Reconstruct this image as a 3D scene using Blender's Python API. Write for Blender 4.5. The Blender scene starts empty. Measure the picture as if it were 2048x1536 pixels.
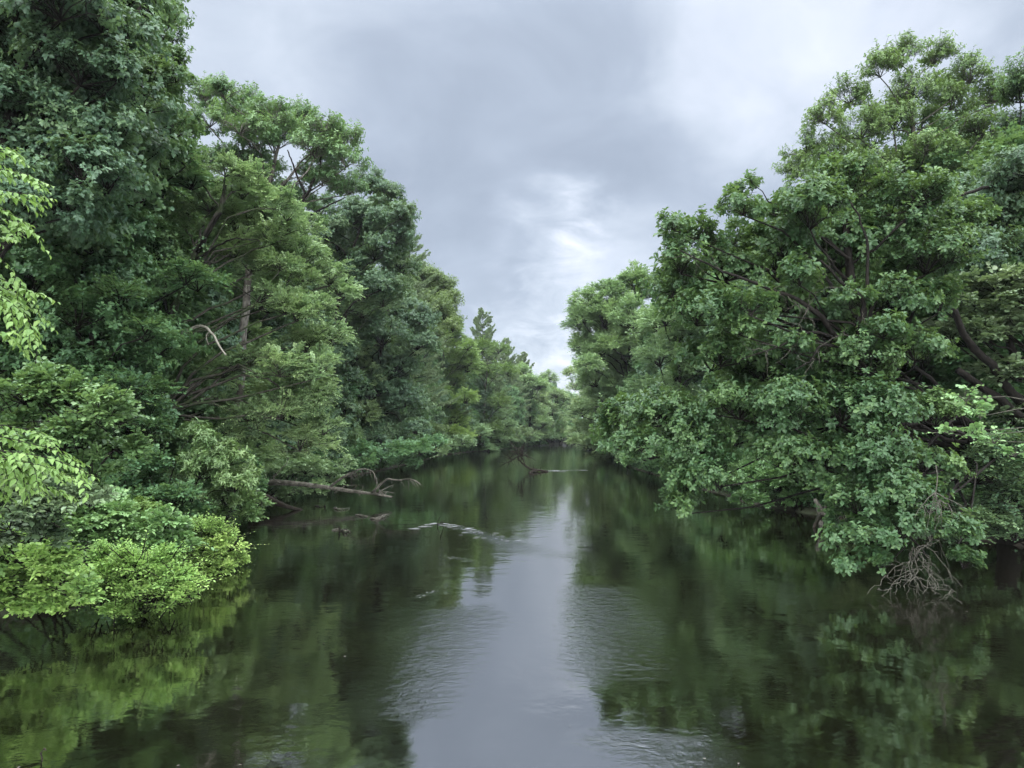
import bpy, math
import numpy as np
R = math.radians
scene = bpy.context.scene
col = scene.collection

# ------------------------------------------------------------------ camera
CAM_H = 4.5
F = 1479.0                       # focal length in photo pixels (2048 wide)
PITCH = math.atan((862 - 768) / F)
cam_d = bpy.data.cameras.new('camera')
cam_d.sensor_width = 36.0
cam_d.lens = 36.0 * F / 2048
cam_d.clip_start = 0.1
cam_d.clip_end = 6000
cam = bpy.data.objects.new('camera', cam_d)
col.objects.link(cam)
cam.location = (0, 0, CAM_H)
cam.rotation_euler = (R(90) + PITCH, 0, 0)
scene.camera = cam
scene.render.resolution_x, scene.render.resolution_y = 1024, 768

FWD = np.array([0, math.cos(PITCH), math.sin(PITCH)])
UP = np.array([0, -math.sin(PITCH), math.cos(PITCH)])
RT = np.array([1.0, 0, 0])


def ray(px, py):
    return FWD + RT * ((px - 1024) / F) + UP * ((768 - py) / F)


def at(px, py, D):
    """the point of the place at distance D up the river that the photograph shows at px, py"""
    d = ray(px, py)
    return np.array([0, 0, CAM_H]) + d * (D / d[1])


def on_water(px, py, z=0.0):
    d = ray(px, py)
    return np.array([0, 0, CAM_H]) + d * ((z - CAM_H) / d[2])


# ------------------------------------------------------------------ world: overcast sky
SUN_EL, SUN_AZ = R(60), R(190)        # azimuth clockwise from +Y (sun behind the camera, a little left)
world = bpy.data.worlds.new('World')
scene.world = world
world.use_nodes = True
nt = world.node_tree
nt.nodes.clear()


class G:
    """small helper for building node graphs"""
    def __init__(s, tree):
        s.t = tree

    def n(s, kind, **kw):
        nd = s.t.nodes.new(kind)
        for k, v in kw.items():
            setattr(nd, k, v)
        return nd

    def put(s, sock, v):
        if isinstance(v, bpy.types.NodeSocket):
            s.t.links.new(v, sock)
        elif v is not None:
            sock.default_value = v

    def math(s, op, a, b=None, c=None, clamp=False):
        nd = s.n('ShaderNodeMath', operation=op, use_clamp=clamp)
        s.put(nd.inputs[0], a)
        s.put(nd.inputs[1], b)
        s.put(nd.inputs[2], c)
        return nd.outputs[0]

    def vmath(s, op, a, b=None, scale=None):
        nd = s.n('ShaderNodeVectorMath', operation=op)
        s.put(nd.inputs[0], a)
        s.put(nd.inputs[1], b)
        if scale is not None:
            s.put(nd.inputs['Scale'], scale)
        return nd.outputs['Value'] if op in ('DOT_PRODUCT', 'LENGTH', 'DISTANCE') else nd.outputs[0]

    def noise(s, vec, scale, detail=4, rough=.5, dist=0.0, color=False):
        nd = s.n('ShaderNodeTexNoise')
        s.put(nd.inputs['Vector'], vec)
        s.put(nd.inputs['Scale'], scale)
        nd.inputs['Detail'].default_value = detail
        nd.inputs['Roughness'].default_value = rough
        nd.inputs['Distortion'].default_value = dist
        return nd.outputs['Color' if color else 'Fac']

    def maprange(s, v, a, b, c, d, smooth=False):
        nd = s.n('ShaderNodeMapRange', interpolation_type='SMOOTHSTEP' if smooth else 'LINEAR')
        s.put(nd.inputs[0], v)
        for i, x in enumerate((a, b, c, d)):
            s.put(nd.inputs[1 + i], x)
        return nd.outputs[0]

    def ramp(s, fac, stops):
        nd = s.n('ShaderNodeValToRGB')
        s.put(nd.inputs[0], fac)
        cr = nd.color_ramp
        while len(cr.elements) > 1:
            cr.elements.remove(cr.elements[-1])
        cr.elements[0].position = stops[0][0]
        cr.elements[0].color = (*stops[0][1], 1)
        for p, c in stops[1:]:
            e = cr.elements.new(p)
            e.color = (*c, 1)
        return nd.outputs[0]

    def mix(s, fac, a, b, blend='MIX'):
        nd = s.n('ShaderNodeMix', data_type='RGBA', blend_type=blend)
        s.put(nd.inputs[0], fac)
        s.put(nd.inputs[6], a if not isinstance(a, tuple) else (*a, 1))
        s.put(nd.inputs[7], b if not isinstance(b, tuple) else (*b, 1))
        return nd.outputs[2]


def lin(r, g, b):
    f = lambda c: (c / 255 / 12.92) if c <= 10 else ((c / 255 + .055) / 1.055) ** 2.4
    return (f(r), f(g), f(b))


g = G(nt)
SKY_STRENGTH = 0.1
tc = g.n('ShaderNodeTexCoord').outputs['Generated']
dirv = g.vmath('NORMALIZE', tc)
sep = g.n('ShaderNodeSeparateXYZ')
g.put(sep.inputs[0], dirv)
dz = sep.outputs[2]
den = g.math('ADD', g.math('MAXIMUM', dz, 0.0), 0.42)
cmb = g.n('ShaderNodeCombineXYZ')
g.put(cmb.inputs[0], g.math('DIVIDE', sep.outputs[0], den))
g.put(cmb.inputs[1], g.math('DIVIDE', sep.outputs[1], den))
plane = cmb.outputs[0]
n_big = g.noise(g.vmath('ADD', plane, (3.1, 7.7, 0)), 1.5, 6, .5, .3)
n_med = g.noise(g.vmath('ADD', plane, (1.7, 2.2, 4.0)), 5.0, 8, .58, .6)
wob = g.vmath('SUBTRACT', g.noise(plane, 4.0, 6, .55, 0, True), (.5, .5, .5))
wdir = g.vmath('NORMALIZE', g.vmath('ADD', dirv, g.vmath('SCALE', wob, scale=0.20)))


n_fine = g.noise(g.vmath('ADD', plane, (5.7, 1.2, 2.0)), 9.0, 8, .6, .8)
break_up = g.maprange(n_fine, .34, .66, .25, 1.6)


def lobe(px, py, r_in, r_out, amp):
    d = ray(px, py)
    d = d / np.linalg.norm(d)
    dot = g.vmath('DOT_PRODUCT', wdir, tuple(d))
    v = g.maprange(dot, math.cos(R(r_out)), math.cos(R(r_in)), 0.0, amp, True)
    return g.math('MULTIPLY', v, break_up) if amp > .2 and r_out < 8 else v


val = g.math('ADD', g.maprange(n_big, .3, .7, -.14, .14), g.maprange(n_med, .3, .7, -.13, .13))
val = g.math('ADD', val, 0.36)
for args in ((1555, 85, 0, 12, .36), (1185, 450, 0, 4.6, .22), (1100, 470, 0, 6.5, .22), (1130, 520, 0, 8, .12), (430, 80, 2, 19, .15),
             (1120, 745, 0, 7.9, .34), (1000, 10, 0, 12, .04), (1260, 560, 0, 7, .12), (900, 520, 0, 5, .06),
             (980, 290, 3, 15, -.16), (1060, 650, 1, 6, -.13), (820, 400, 0, 9, -.07), (1350, 330, 0, 10, -.03),
             (2000, 60, 0, 18, .10)):
    val = g.math('ADD', val, lobe(*args))
cloud = g.ramp(val, [(0.0, lin(147, 158, 174)), (.3, lin(167, 178, 194)), (.55, lin(190, 200, 214)),
                     (.8, lin(214, 221, 235)), (1.0, lin(234, 240, 246))])
# an overcast sky is brighter towards the zenith than near the horizon
zen = g.maprange(dz, .48, .92, 1.0, 4.3, True)
cloud = g.vmath('SCALE', cloud, scale=g.math('MULTIPLY', zen, 0.135 / SKY_STRENGTH))
sky = g.n('ShaderNodeTexSky', sky_type='NISHITA')
sky.sun_disc = False
sky.sun_elevation = SUN_EL
sky.sun_rotation = SUN_AZ
mx = g.mix(0.985, sky.outputs[0], cloud)
bg = g.n('ShaderNodeBackground')
g.put(bg.inputs[0], mx)
bg.inputs[1].default_value = SKY_STRENGTH
wo = g.n('ShaderNodeOutputWorld')
nt.links.new(bg.outputs[0], wo.inputs[0])

# ------------------------------------------------------------------ sun (diffused by cloud), exposure
sl = bpy.data.lights.new('sun', 'SUN')
sl.energy = 1.5
sl.angle = R(120)
sl.color = (1.0, .97, .92)
sun = bpy.data.objects.new('sun', sl)
col.objects.link(sun)
sun.location = (0, -20, 60)
sun.rotation_euler = (R(90) - SUN_EL, 0, -SUN_AZ + math.pi)
scene.view_settings.view_transform = 'Standard'
scene.view_settings.look = 'None'
scene.view_settings.exposure = 3.24
scene.view_settings.gamma = 1.0
scene.render.engine = 'CYCLES'
scene.cycles.use_denoising = True
scene.cycles.max_bounces = 6
scene.cycles.diffuse_bounces = 5
scene.cycles.glossy_bounces = 3
scene.cycles.transmission_bounces = 3
scene.cycles.volume_bounces = 0

# ------------------------------------------------------------------ materials


def new_mat(name):
    m = bpy.data.materials.new(name)
    m.use_nodes = True
    m.node_tree.nodes.clear()
    gg = G(m.node_tree)
    out = gg.n('ShaderNodeOutputMaterial')
    return m, gg, out


def leaf_mat(name, dark, mid, light, gloss=.45, rough=.42, trans=.3):
    """leaf blade: colour differs from leaf to leaf (attribute tint), slightly from tree to tree; waxy sheen; lets light through"""
    m, q, out = new_mat(name)
    at_ = q.n('ShaderNodeAttribute', attribute_name='tint')
    c = q.ramp(at_.outputs['Fac'], [(0, dark), (.5, mid), (1, light)])
    oi = q.n('ShaderNodeObjectInfo')
    hs = q.n('ShaderNodeHueSaturation')
    q.put(hs.inputs['Color'], c)
    q.put(hs.inputs['Hue'], q.maprange(oi.outputs['Random'], 0, 1, .49, .51))
    q.put(hs.inputs['Value'], q.maprange(oi.outputs['Random'], 0, 1, .88, 1.12))
    p = q.n('ShaderNodeBsdfPrincipled')
    q.put(p.inputs['Base Color'], hs.outputs[0])
    p.inputs['Roughness'].default_value = rough
    p.inputs['Specular IOR Level'].default_value = gloss
    t = q.n('ShaderNodeBsdfTranslucent')
    q.put(t.inputs[0], q.mix(.5, hs.outputs[0], (.16, .24, .03)))
    ms = q.n('ShaderNodeMixShader')
    ms.inputs[0].default_value = trans
    q.t.links.new(p.outputs[0], ms.inputs[1])
    q.t.links.new(t.outputs[0], ms.inputs[2])
    q.t.links.new(ms.outputs[0], out.inputs[0])
    return m


def bark_mat(name, c1, c2, moss=None, scale=6.0):
    m, q, out = new_mat(name)
    co = q.n('ShaderNodeTexCoord').outputs['Object']
    mp = q.n('ShaderNodeMapping')
    q.put(mp.inputs[0], co)
    mp.inputs['Scale'].default_value = (1, 1, .25)
    n1 = q.noise(mp.outputs[0], scale * 2, 6, .6)
    n2 = q.noise(co, scale * .22, 4, .6)
    c = q.mix(q.maprange(n1, .35, .65, 0, 1), c1, c2)
    if moss:
        c = q.mix(q.maprange(n2, .48, .6, 0, .85), c, moss)
    p = q.n('ShaderNodeBsdfPrincipled')
    q.put(p.inputs['Base Color'], c)
    p.inputs['Roughness'].default_value = .85
    p.inputs['Specular IOR Level'].default_value = .12
    b = q.n('ShaderNodeBump')
    b.inputs['Strength'].default_value = .7
    b.inputs['Distance'].default_value = .03
    q.put(b.inputs['Height'], n1)
    q.put(p.inputs['Normal'], b.outputs[0])
    q.t.links.new(p.outputs[0], out.inputs[0])
    return m


LEAF = {
    'oak':     leaf_mat('oak_leaf', (0.052, 0.111, 0.062), (0.088, 0.181, 0.084), (0.164, 0.278, 0.109), .36, .46, .36),
    'oakdark': leaf_mat('dark_oak_leaf', (0.041, 0.086, 0.057), (0.069, 0.136, 0.081), (0.126, 0.205, 0.098), .36, .46, .36),
    'oakbig':  leaf_mat('swamp_oak_leaf', (0.032, 0.077, 0.038), (0.051, 0.118, 0.054), (0.104, 0.201, 0.068), .36, .46, .36),
    'feather': leaf_mat('feathery_leaf', (0.108, 0.185, 0.096), (0.176, 0.271, 0.134), (0.271, 0.371, 0.159), .35, .5, .32),
    'maple':   leaf_mat('maple_leaf', (0.052, 0.123, 0.064), (0.085, 0.180, 0.085), (0.136, 0.258, 0.103), .36, .46, .36),
    'lime':    leaf_mat('lime_leaf', (0.156, 0.282, 0.094), (0.276, 0.443, 0.123), (0.423, 0.584, 0.178), .4, .45, .35),
    'green':   leaf_mat('shrub_leaf', (0.068, 0.148, 0.057), (0.114, 0.218, 0.083), (0.187, 0.301, 0.116), .5, .42, .3),
    'olive':   leaf_mat('olive_leaf', (0.063, 0.123, 0.044), (0.106, 0.180, 0.063), (0.163, 0.244, 0.081), .36, .46, .36),
    'elm':     leaf_mat('elm_leaf', (0.078, 0.155, 0.040), (0.123, 0.215, 0.055), (0.188, 0.280, 0.089), .35, .45, .4),
    'blue':    leaf_mat('bluish_leaf', (0.069, 0.121, 0.068), (0.114, 0.177, 0.097), (0.168, 0.234, 0.124), .5, .4, .22),
    'needle':  leaf_mat('pine_needle', (0.103, 0.163, 0.095), (0.161, 0.235, 0.121), (0.244, 0.323, 0.157), .3, .5, .1),
}
BARK = {
    'dark':  bark_mat('dark_bark', (.003, .0028, .0026), (.014, .0125, .011)),
    'grey':  bark_mat('grey_bark', (.020, .019, .016), (.060, .058, .050), (.025, .040, .016)),
    'pale':  bark_mat('pale_bark', (.030, .028, .024), (.150, .145, .130), (.020, .018, .014)),
    'dead':  bark_mat('bleached_wood', (.034, .033, .028), (.130, .124, .106), (.024, .024, .018), 9),
    'twig':  bark_mat('dead_twig', (.028, .028, .023), (.080, .079, .067)),
    'white': bark_mat('bare_white_wood', (.200, .195, .165), (.340, .330, .290)),
    'wet':   bark_mat('wet_wood', (.008, .0065, .005), (.026, .020, .016), (.009, .010, .006)),
}


# ------------------------------------------------------------------ mesh helpers
def unit(v):
    return v / np.maximum(np.linalg.norm(v, axis=-1, keepdims=True), 1e-9)


class MB:
    """collects vertex and face blocks, builds ONE mesh"""
    def __init__(s):
        s.v, s.f, s.t, s.n = [], {}, [], 0

    def add(s, verts, faces, tint=None):
        verts = np.asarray(verts, np.float32).reshape(-1, 3)
        faces = np.asarray(faces, np.int32)
        s.f.setdefault(faces.shape[1], []).append(faces + s.n)
        s.v.append(verts)
        s.t.append(np.full(len(verts), .5, np.float32) if tint is None else np.asarray(tint, np.float32))
        s.n += len(verts)

    def tubes(s, P, Rr, S=5, tint=None):
        """P (N,K,3) polylines, Rr (N,K) radii"""
        P = np.asarray(P, float)
        Rr = np.asarray(Rr, float)
        N, K = P.shape[:2]
        T = unit(np.gradient(P, axis=1))
        ref = np.where(np.abs(T[:, :1, 2:3]) > .8, np.array([1.0, .13, 0]), np.array([.05, .1, 1.0]))
        U = unit(np.cross(T, np.broadcast_to(ref, T.shape)))
        V = np.cross(T, U)
        a = np.linspace(0, 2 * math.pi, S, endpoint=False)
        ring = (U[:, :, None] * np.cos(a)[:, None] + V[:, :, None] * np.sin(a)[:, None]) * Rr[:, :, None, None]
        verts = P[:, :, None] + ring
        idx = np.arange(N * K * S).reshape(N, K, S)
        nx = np.roll(idx, -1, axis=2)
        f = np.stack([idx[:, :-1], nx[:, :-1], nx[:, 1:], idx[:, 1:]], -1).reshape(-1, 4)
        s.add(verts, f, tint)
        cap = idx[:, -1]
        if S == 3:
            s.f.setdefault(3, []).append(cap.astype(np.int32) + s.n - N * K * S)
        else:
            for c in (idx[:, 0, ::-1], cap):
                s.f.setdefault(S, []).append(c.astype(np.int32) + s.n - N * K * S)

    def build(s, name, mat, parent=None, origin=(0, 0, 0)):
        me = bpy.data.meshes.new(name)
        v = np.concatenate(s.v) - np.asarray(origin, np.float32)
        me.vertices.add(len(v))
        me.vertices.foreach_set('co', v.ravel().astype(np.float32))
        loops, starts, tot = [], [], 0
        for k, fl in s.f.items():
            fa = np.concatenate(fl)
            loops.append(fa.ravel())
            starts.append(tot + np.arange(len(fa)) * k)
            tot += fa.size
        loops = np.concatenate(loops)
        starts = np.concatenate(starts)
        me.loops.add(len(loops))
        me.loops.foreach_set('vertex_index', loops.astype(np.int32))
        me.polygons.add(len(starts))
        me.polygons.foreach_set('loop_start', starts.astype(np.int32))
        a = me.attributes.new('tint', 'FLOAT', 'POINT')
        a.data.foreach_set('value', np.concatenate(s.t).astype(np.float32))
        me.update(calc_edges=True)
        me.materials.append(mat)
        o = bpy.data.objects.new(name, me)
        col.objects.link(o)
        if parent is not None:
            o.parent = parent
        return o


def spline(pts, n):
    """Catmull-Rom through pts (M,C) resampled to n points"""
    p = np.asarray(pts, float)
    if len(p) == 2:
        return p[0] + (p[1] - p[0]) * np.linspace(0, 1, n)[:, None]
    q = np.vstack([2 * p[0] - p[1], p, 2 * p[-1] - p[-2]])
    u = np.linspace(0, len(p) - 1 - 1e-6, n)
    i = u.astype(int)
    t = (u - i)[:, None]
    a, b, c, d = q[i], q[i + 1], q[i + 2], q[i + 3]
    return .5 * (2 * b + (c - a) * t + (2 * a - 5 * b + 4 * c - d) * t ** 2 + (3 * b - a - 3 * c + d) * t ** 3)


def limb(mb, rng, pts, r0, r1, n=14, S=8, wig=.04):
    p = spline(pts, n)
    L = np.linalg.norm(np.diff(p, axis=0), axis=1).sum()
    w = rng.normal(0, 1, p.shape) * wig * L / n * 1.5
    w[0] = w[-1] = 0
    p = p + w
    r = r0 + (r1 - r0) * np.linspace(0, 1, n) ** .8
    r = r * (1 + rng.normal(0, .05, n))
    mb.tubes(p[None], r[None], S)
    return p, r


def tag(o, label, cat, group=None, kind=None):
    o['label'] = label
    o['category'] = cat
    if group:
        o['group'] = group
    if kind:
        o['kind'] = kind
    return o


def empty(name, loc):
    e = bpy.data.objects.new(name, None)
    e.location = loc
    e.empty_display_size = .3
    col.objects.link(e)
    return e


# leaf outlines: (u along, v across, w up), faces
KITE = (np.array([(0, 0, 0), (.55, .5, .10), (1, 0, -.06), (.55, -.5, .10)]), [(0, 3, 2), (0, 2, 1)])
OVAL = (np.array([(0, 0, 0), (.30, .40, .10), (.68, .42, .09), (1, 0, -.08), (.68, -.42, .09), (.30, -.40, .10)]),
        [(0, 5, 4, 3), (0, 3, 2, 1)])
OBOV = (np.array([(0, 0, 0), (.28, .18, .05), (.66, .48, .09), (1, .0, -.12), (.66, -.48, .09), (.28, -.18, .05)]),
        [(0, 5, 4, 3), (0, 3, 2, 1)])
POINTED = (np.array([(0, 0, 0), (.16, .30, .06), (.42, .46, .10), (.72, .27, .05), (1.0, 0, -.12), (.72, -.27, .05),
                     (.42, -.46, .10), (.16, -.30, .06), (.42, 0, 0)]),
           [(0, 8, 2, 1), (8, 4, 3, 2), (0, 7, 6, 8), (8, 6, 5, 4)])


def leaves(mb, pos, d, nrm, size, width, shape, tint):
    d = unit(d)
    s = unit(np.cross(nrm, d))
    n = np.cross(d, s)
    tv, tf = shape
    size = size[:, None, None]
    V = (pos[:, None] + size * (d[:, None] * tv[None, :, :1] + s[:, None] * (tv[None, :, 1:2] * width)
                                + n[:, None] * tv[None, :, 2:3]))
    k = len(tv)
    base = (np.arange(len(pos)) * k)[:, None, None]
    tt = np.repeat(tint, k)
    f = np.asarray(tf)[None] + base
    mb.add(V, f.reshape(-1, f.shape[-1]), tt)


STYLES = {
    # leaf length, width ratio, shape, cover, leaves per spray, spray length, mode, axis weights (out, up, rand), droop, lobe flatten, sub size, leaf droop
    'oak':     dict(size=.145, width=.62, shape=KITE, cover=1.15, per=12, L=.55, mode='rosette', ax=(.8, .45, .5), droop=.0, flat=.92, ld=.15),
    'oakdark': dict(size=.150, width=.62, shape=KITE, cover=1.35, per=12, L=.60, mode='rosette', ax=(.8, .15, .5), droop=.2, flat=.9, ld=.45),
    'oakbig':  dict(size=.168, width=.62, shape=OBOV, cover=1.25, per=12, L=.50, mode='rosette', ax=(.8, .40, .55), droop=.0, flat=.88, ld=.10),
    'feather': dict(size=.112, width=.60, shape=KITE, cover=1.0, per=22, L=.62, mode='frond', ax=(.9, .28, .55), droop=.28, flat=.92, ld=.2),
    'maple':   dict(size=.130, width=.80, shape=KITE, cover=1.10, per=12, L=.65, mode='frond', ax=(.9, .02, .3), droop=.12, flat=.75, ld=.2),
    'lime':    dict(size=.105, width=.55, shape=OVAL, cover=1.5, per=12, L=.55, mode='frond', ax=(.7, .45, .5), droop=.20, flat=.85, ld=.25, stray=2.6),
    'green':   dict(size=.125, width=.80, shape=OVAL, cover=1.5, per=10, L=.50, mode='frond', ax=(.7, .35, .5), droop=.22, flat=.85, ld=.35, stray=2.4),
    'olive':   dict(size=.140, width=.60, shape=KITE, cover=1.2, per=12, L=.60, mode='rosette', ax=(.8, .4, .5), droop=.0, flat=.9, ld=.2),
    'blue':    dict(size=.20, width=.85, shape=OVAL, cover=1.1, per=10, L=.60, mode='frond', ax=(.9, .05, .35), droop=.12, flat=.6, ld=.15),
    'lance':   dict(size=.150, width=.34, shape=OVAL, cover=1.3, per=14, L=.40, mode='rosette', ax=(.6, .6, .4), droop=.0, flat=.85, ld=.3),
}
STYLES['needle'] = None


DENS = 1.75


def rand_dirs(rng, n):
    return unit(rng.normal(0, 1, (n, 3)))


def foliage(mb, wood, rng, lobes, st, lod=1.0, twigs=True, cover=1.0, tint_shift=0.0, tone=.12):
    """leaf sprays in every lobe; lobes (x, y, z, r). Returns nothing, fills mb (leaves) and wood (twigs)"""
    for lx, ly, lz, r in lobes:
        c = np.array([lx, ly, lz])
        size = st['size'] * lod
        area = .42 * size * size * st['width']
        nl = DENS * st['cover'] * cover * 4 * math.pi * r * r * (.6 + .4 * st['flat']) / area * .62
        ns = max(6, int(nl / st['per']))
        nsub = int(np.clip(7 + 5 * r, 6, 34))
        sd = rand_dirs(rng, nsub)
        sd[:, 2] = np.where(sd[:, 2] < -.3, -sd[:, 2] * .6, sd[:, 2])
        sd = unit(sd)
        sr = rng.uniform(.18, .46, nsub) * r
        fl = np.array([1, 1, st['flat']])
        sc = c + sd * fl * (r - .55 * sr)[:, None] * rng.uniform(.55, 1.20, nsub)[:, None]
        stint = rng.normal(0, tone, nsub) + rng.normal(0, tone * .7)
        w = sr ** 2
        k = rng.choice(nsub, ns, p=w / w.sum())
        off = rand_dirs(rng, ns) * (rng.uniform(.15, 1, ns) ** .5)[:, None]
        off[:, 2] = np.where(off[:, 2] < -.2, off[:, 2] * .45, off[:, 2])
        pos = sc[k] + off * fl * sr[k][:, None]
        out = unit(.65 * unit(pos - c) + .5 * off)
        if st['mode'] == 'frond':
            out = unit(out * np.array([1, 1, .55]))
        o_, u_, r_ = st['ax']
        axis = unit(out * o_ + np.array([0, 0, u_]) + rand_dirs(rng, ns) * r_)
        Ls = st['L'] * rng.uniform(.6, 1.35, ns) * np.where(rng.random(ns) < .13, st.get('stray', 1.8), 1.0) * min(1.0, .45 + .45 * r) * max(1, lod * .8)
        org = pos - axis * (Ls * .45)[:, None]
        m = st['per']
        side = unit(np.cross(axis, np.array([0, 0, 1.0]) + .3 * rand_dirs(rng, ns)))
        nup = np.cross(side, axis)
        if twigs and wood is not None:
            P = np.stack([org, org + axis * (Ls * .5)[:, None] - np.array([0, 0, 1]) * (Ls * st['droop'] * .25)[:, None],
                          org + axis * Ls[:, None] - np.array([0, 0, 1]) * (Ls * st['droop'])[:, None]], 1)
            rr = np.stack([Ls * .014, Ls * .010, Ls * .005], 1) * max(1, lod * .8)
            wood.tubes(P, rr, 3)
        i = np.arange(m)
        if st['mode'] == 'rosette':
            node = np.array([1.0, 1.0, .98, .97, .96, .95, .7, .68, .66, .4, .38, .36] + [.5, .85] * 10)[:m]
            t = np.clip(node[None] + rng.normal(0, .03, (ns, m)), 0, 1.05)
            ang = i[None] * 2.39996 + rng.uniform(0, 6.28, (ns, 1)) + rng.normal(0, .25, (ns, m))
            rad = side[:, None] * np.cos(ang)[..., None] + nup[:, None] * np.sin(ang)[..., None]
            fw = rng.uniform(.15, .75, (ns, m, 1))
            ld = axis[:, None] * fw + rad * .9
            nn = axis[:, None] * .9 - rad * fw * .6 + np.array([0, 0, .55]) + rng.normal(0, .22, (ns, m, 3))
        else:
            t = (i[None] + .6 + rng.uniform(-.3, .3, (ns, m))) / m
            sg = np.where(i % 2 == 0, 1.0, -1.0)[None, :, None]
            ld = axis[:, None] * rng.uniform(.35, .8, (ns, m, 1)) + side[:, None] * sg * .85 + rng.normal(0, .2, (ns, m, 3))
            nn = nup[:, None] * 1.0 + np.array([0, 0, .4]) + rng.normal(0, .32, (ns, m, 3))
        pp = org[:, None] + axis[:, None] * (Ls[:, None] * t)[..., None]
        pp[..., 2] -= Ls[:, None] * st['droop'] * t ** 2
        ld = unit(ld)
        ld[..., 2] -= st['ld']
        sz = size * rng.uniform(.5, 1.25, (ns, m)) * rng.uniform(.75, 1.15, (ns, 1))
        if st['mode'] == 'frond':
            sz = sz * (1.1 - .45 * np.abs(t - .45))
        tint = np.clip(.5 + tint_shift + stint[k][:, None] + rng.normal(0, .12, (ns, m)) + .10 * (t - .6), 0, 1)
        leaves(mb, pp.reshape(-1, 3), ld.reshape(-1, 3), nn.reshape(-1, 3), sz.ravel(), st['width'], st['shape'], tint.ravel())
        if wood is not None:
            # branchlets from the lobe's heart to each clump
            j = rng.normal(0, .10 * r, (nsub, 3))
            P = np.stack([np.repeat(c[None] - [0, 0, .25 * r], nsub, 0), (c + sc) / 2 + j - [0, 0, .06 * r], sc + j * .3,
                          sc + unit(sc - c) * sr[:, None] * .6], 1)
            b = .017 * r + .004
            rr = np.tile(np.array([[1, .7, .45, .2]]) * b, (nsub, 1))
            wood.tubes(P, rr, 4)


def limbs_to_lobes(wood, rng, trunk_pts, trunk_r, lobes, r_scale=1.0):
    """from the trunk a curved limb to the heart of each lobe"""
    tp, tr = trunk_pts, trunk_r
    for lx, ly, lz, r in lobes:
        c = np.array([lx, ly, lz - .25 * r])
        hd = np.hypot(tp[:, 0] - lx, tp[:, 1] - ly)
        want = c[2] - .75 * np.minimum(hd, 5)
        want = np.maximum(want, tp[0, 2] + .30 * (tp[-1, 2] - tp[0, 2]))
        k = int(np.argmin(np.abs(tp[:, 2] - want) + .25 * hd))
        a = tp[k]
        r0 = min(tr[k] * .55, (.03 + .028 * r + .006 * np.linalg.norm(c - a)) * r_scale)
        mid = a * .5 + c * .5 + rng.normal(0, .08, 3) * np.linalg.norm(c - a) + np.array([0, 0, .06 * np.linalg.norm(c - a)])
        q = a * .8 + mid * .2 + rng.normal(0, .03, 3) * np.linalg.norm(c - a)
        limb(wood, rng, [a, q, mid, c], r0, .022 * r + .006, 9, 6, .10)


def px_lobes(rng, spec, D, jit=.06):
    """(px, py, r_px[, depth shift]) -> (x, y, z, r)"""
    out = []
    for s in spec:
        d = D + (s[3] if len(s) > 3 else rng.normal(0, jit) * D * .6)
        p = at(s[0], s[1], d)
        out.append((p[0], p[1], p[2], s[2] * d / F))
    return out


def ground_z(x, y):
    xl = np.interp(y, LB_Y, LB_X)
    xr = np.interp(y, RB_Y, RB_X)
    d = np.maximum(xl - x, x - xr)
    return np.interp(d, [-4, -1.0, 0, 1.2, 6, 30, 120], [-1.6, -.6, 0.02, .55, 1.1, 2.0, 4.0])


# banks: waterline x by distance y
LB_Y = [-80, 6, 8, 11, 14, 17.5, 20, 25, 30, 37, 45, 54, 68, 85, 110, 139, 155, 165, 185, 215, 250, 290, 330, 420]
LB_X = [-8, -6.0, -7.2, -11, -14.6, -13.0, -11.2, -10.8, -12.2, -14.2, -15.8, -16, -16.6, -14.9, -13.6, -13.2, -10.0, -7.5, -2.5, 5, 14, 25, 70, 190]
RB_Y = [-80, 8, 20, 27, 37, 45, 60, 91, 155, 200, 238, 262, 300, 420]
RB_X = [19, 19.5, 20, 20.5, 17, 15, 14.5, 14.6, 18.6, 21, 24, 60, 150, 400]

HAZE = 0.00011
TREE_SEED = [100]


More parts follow.
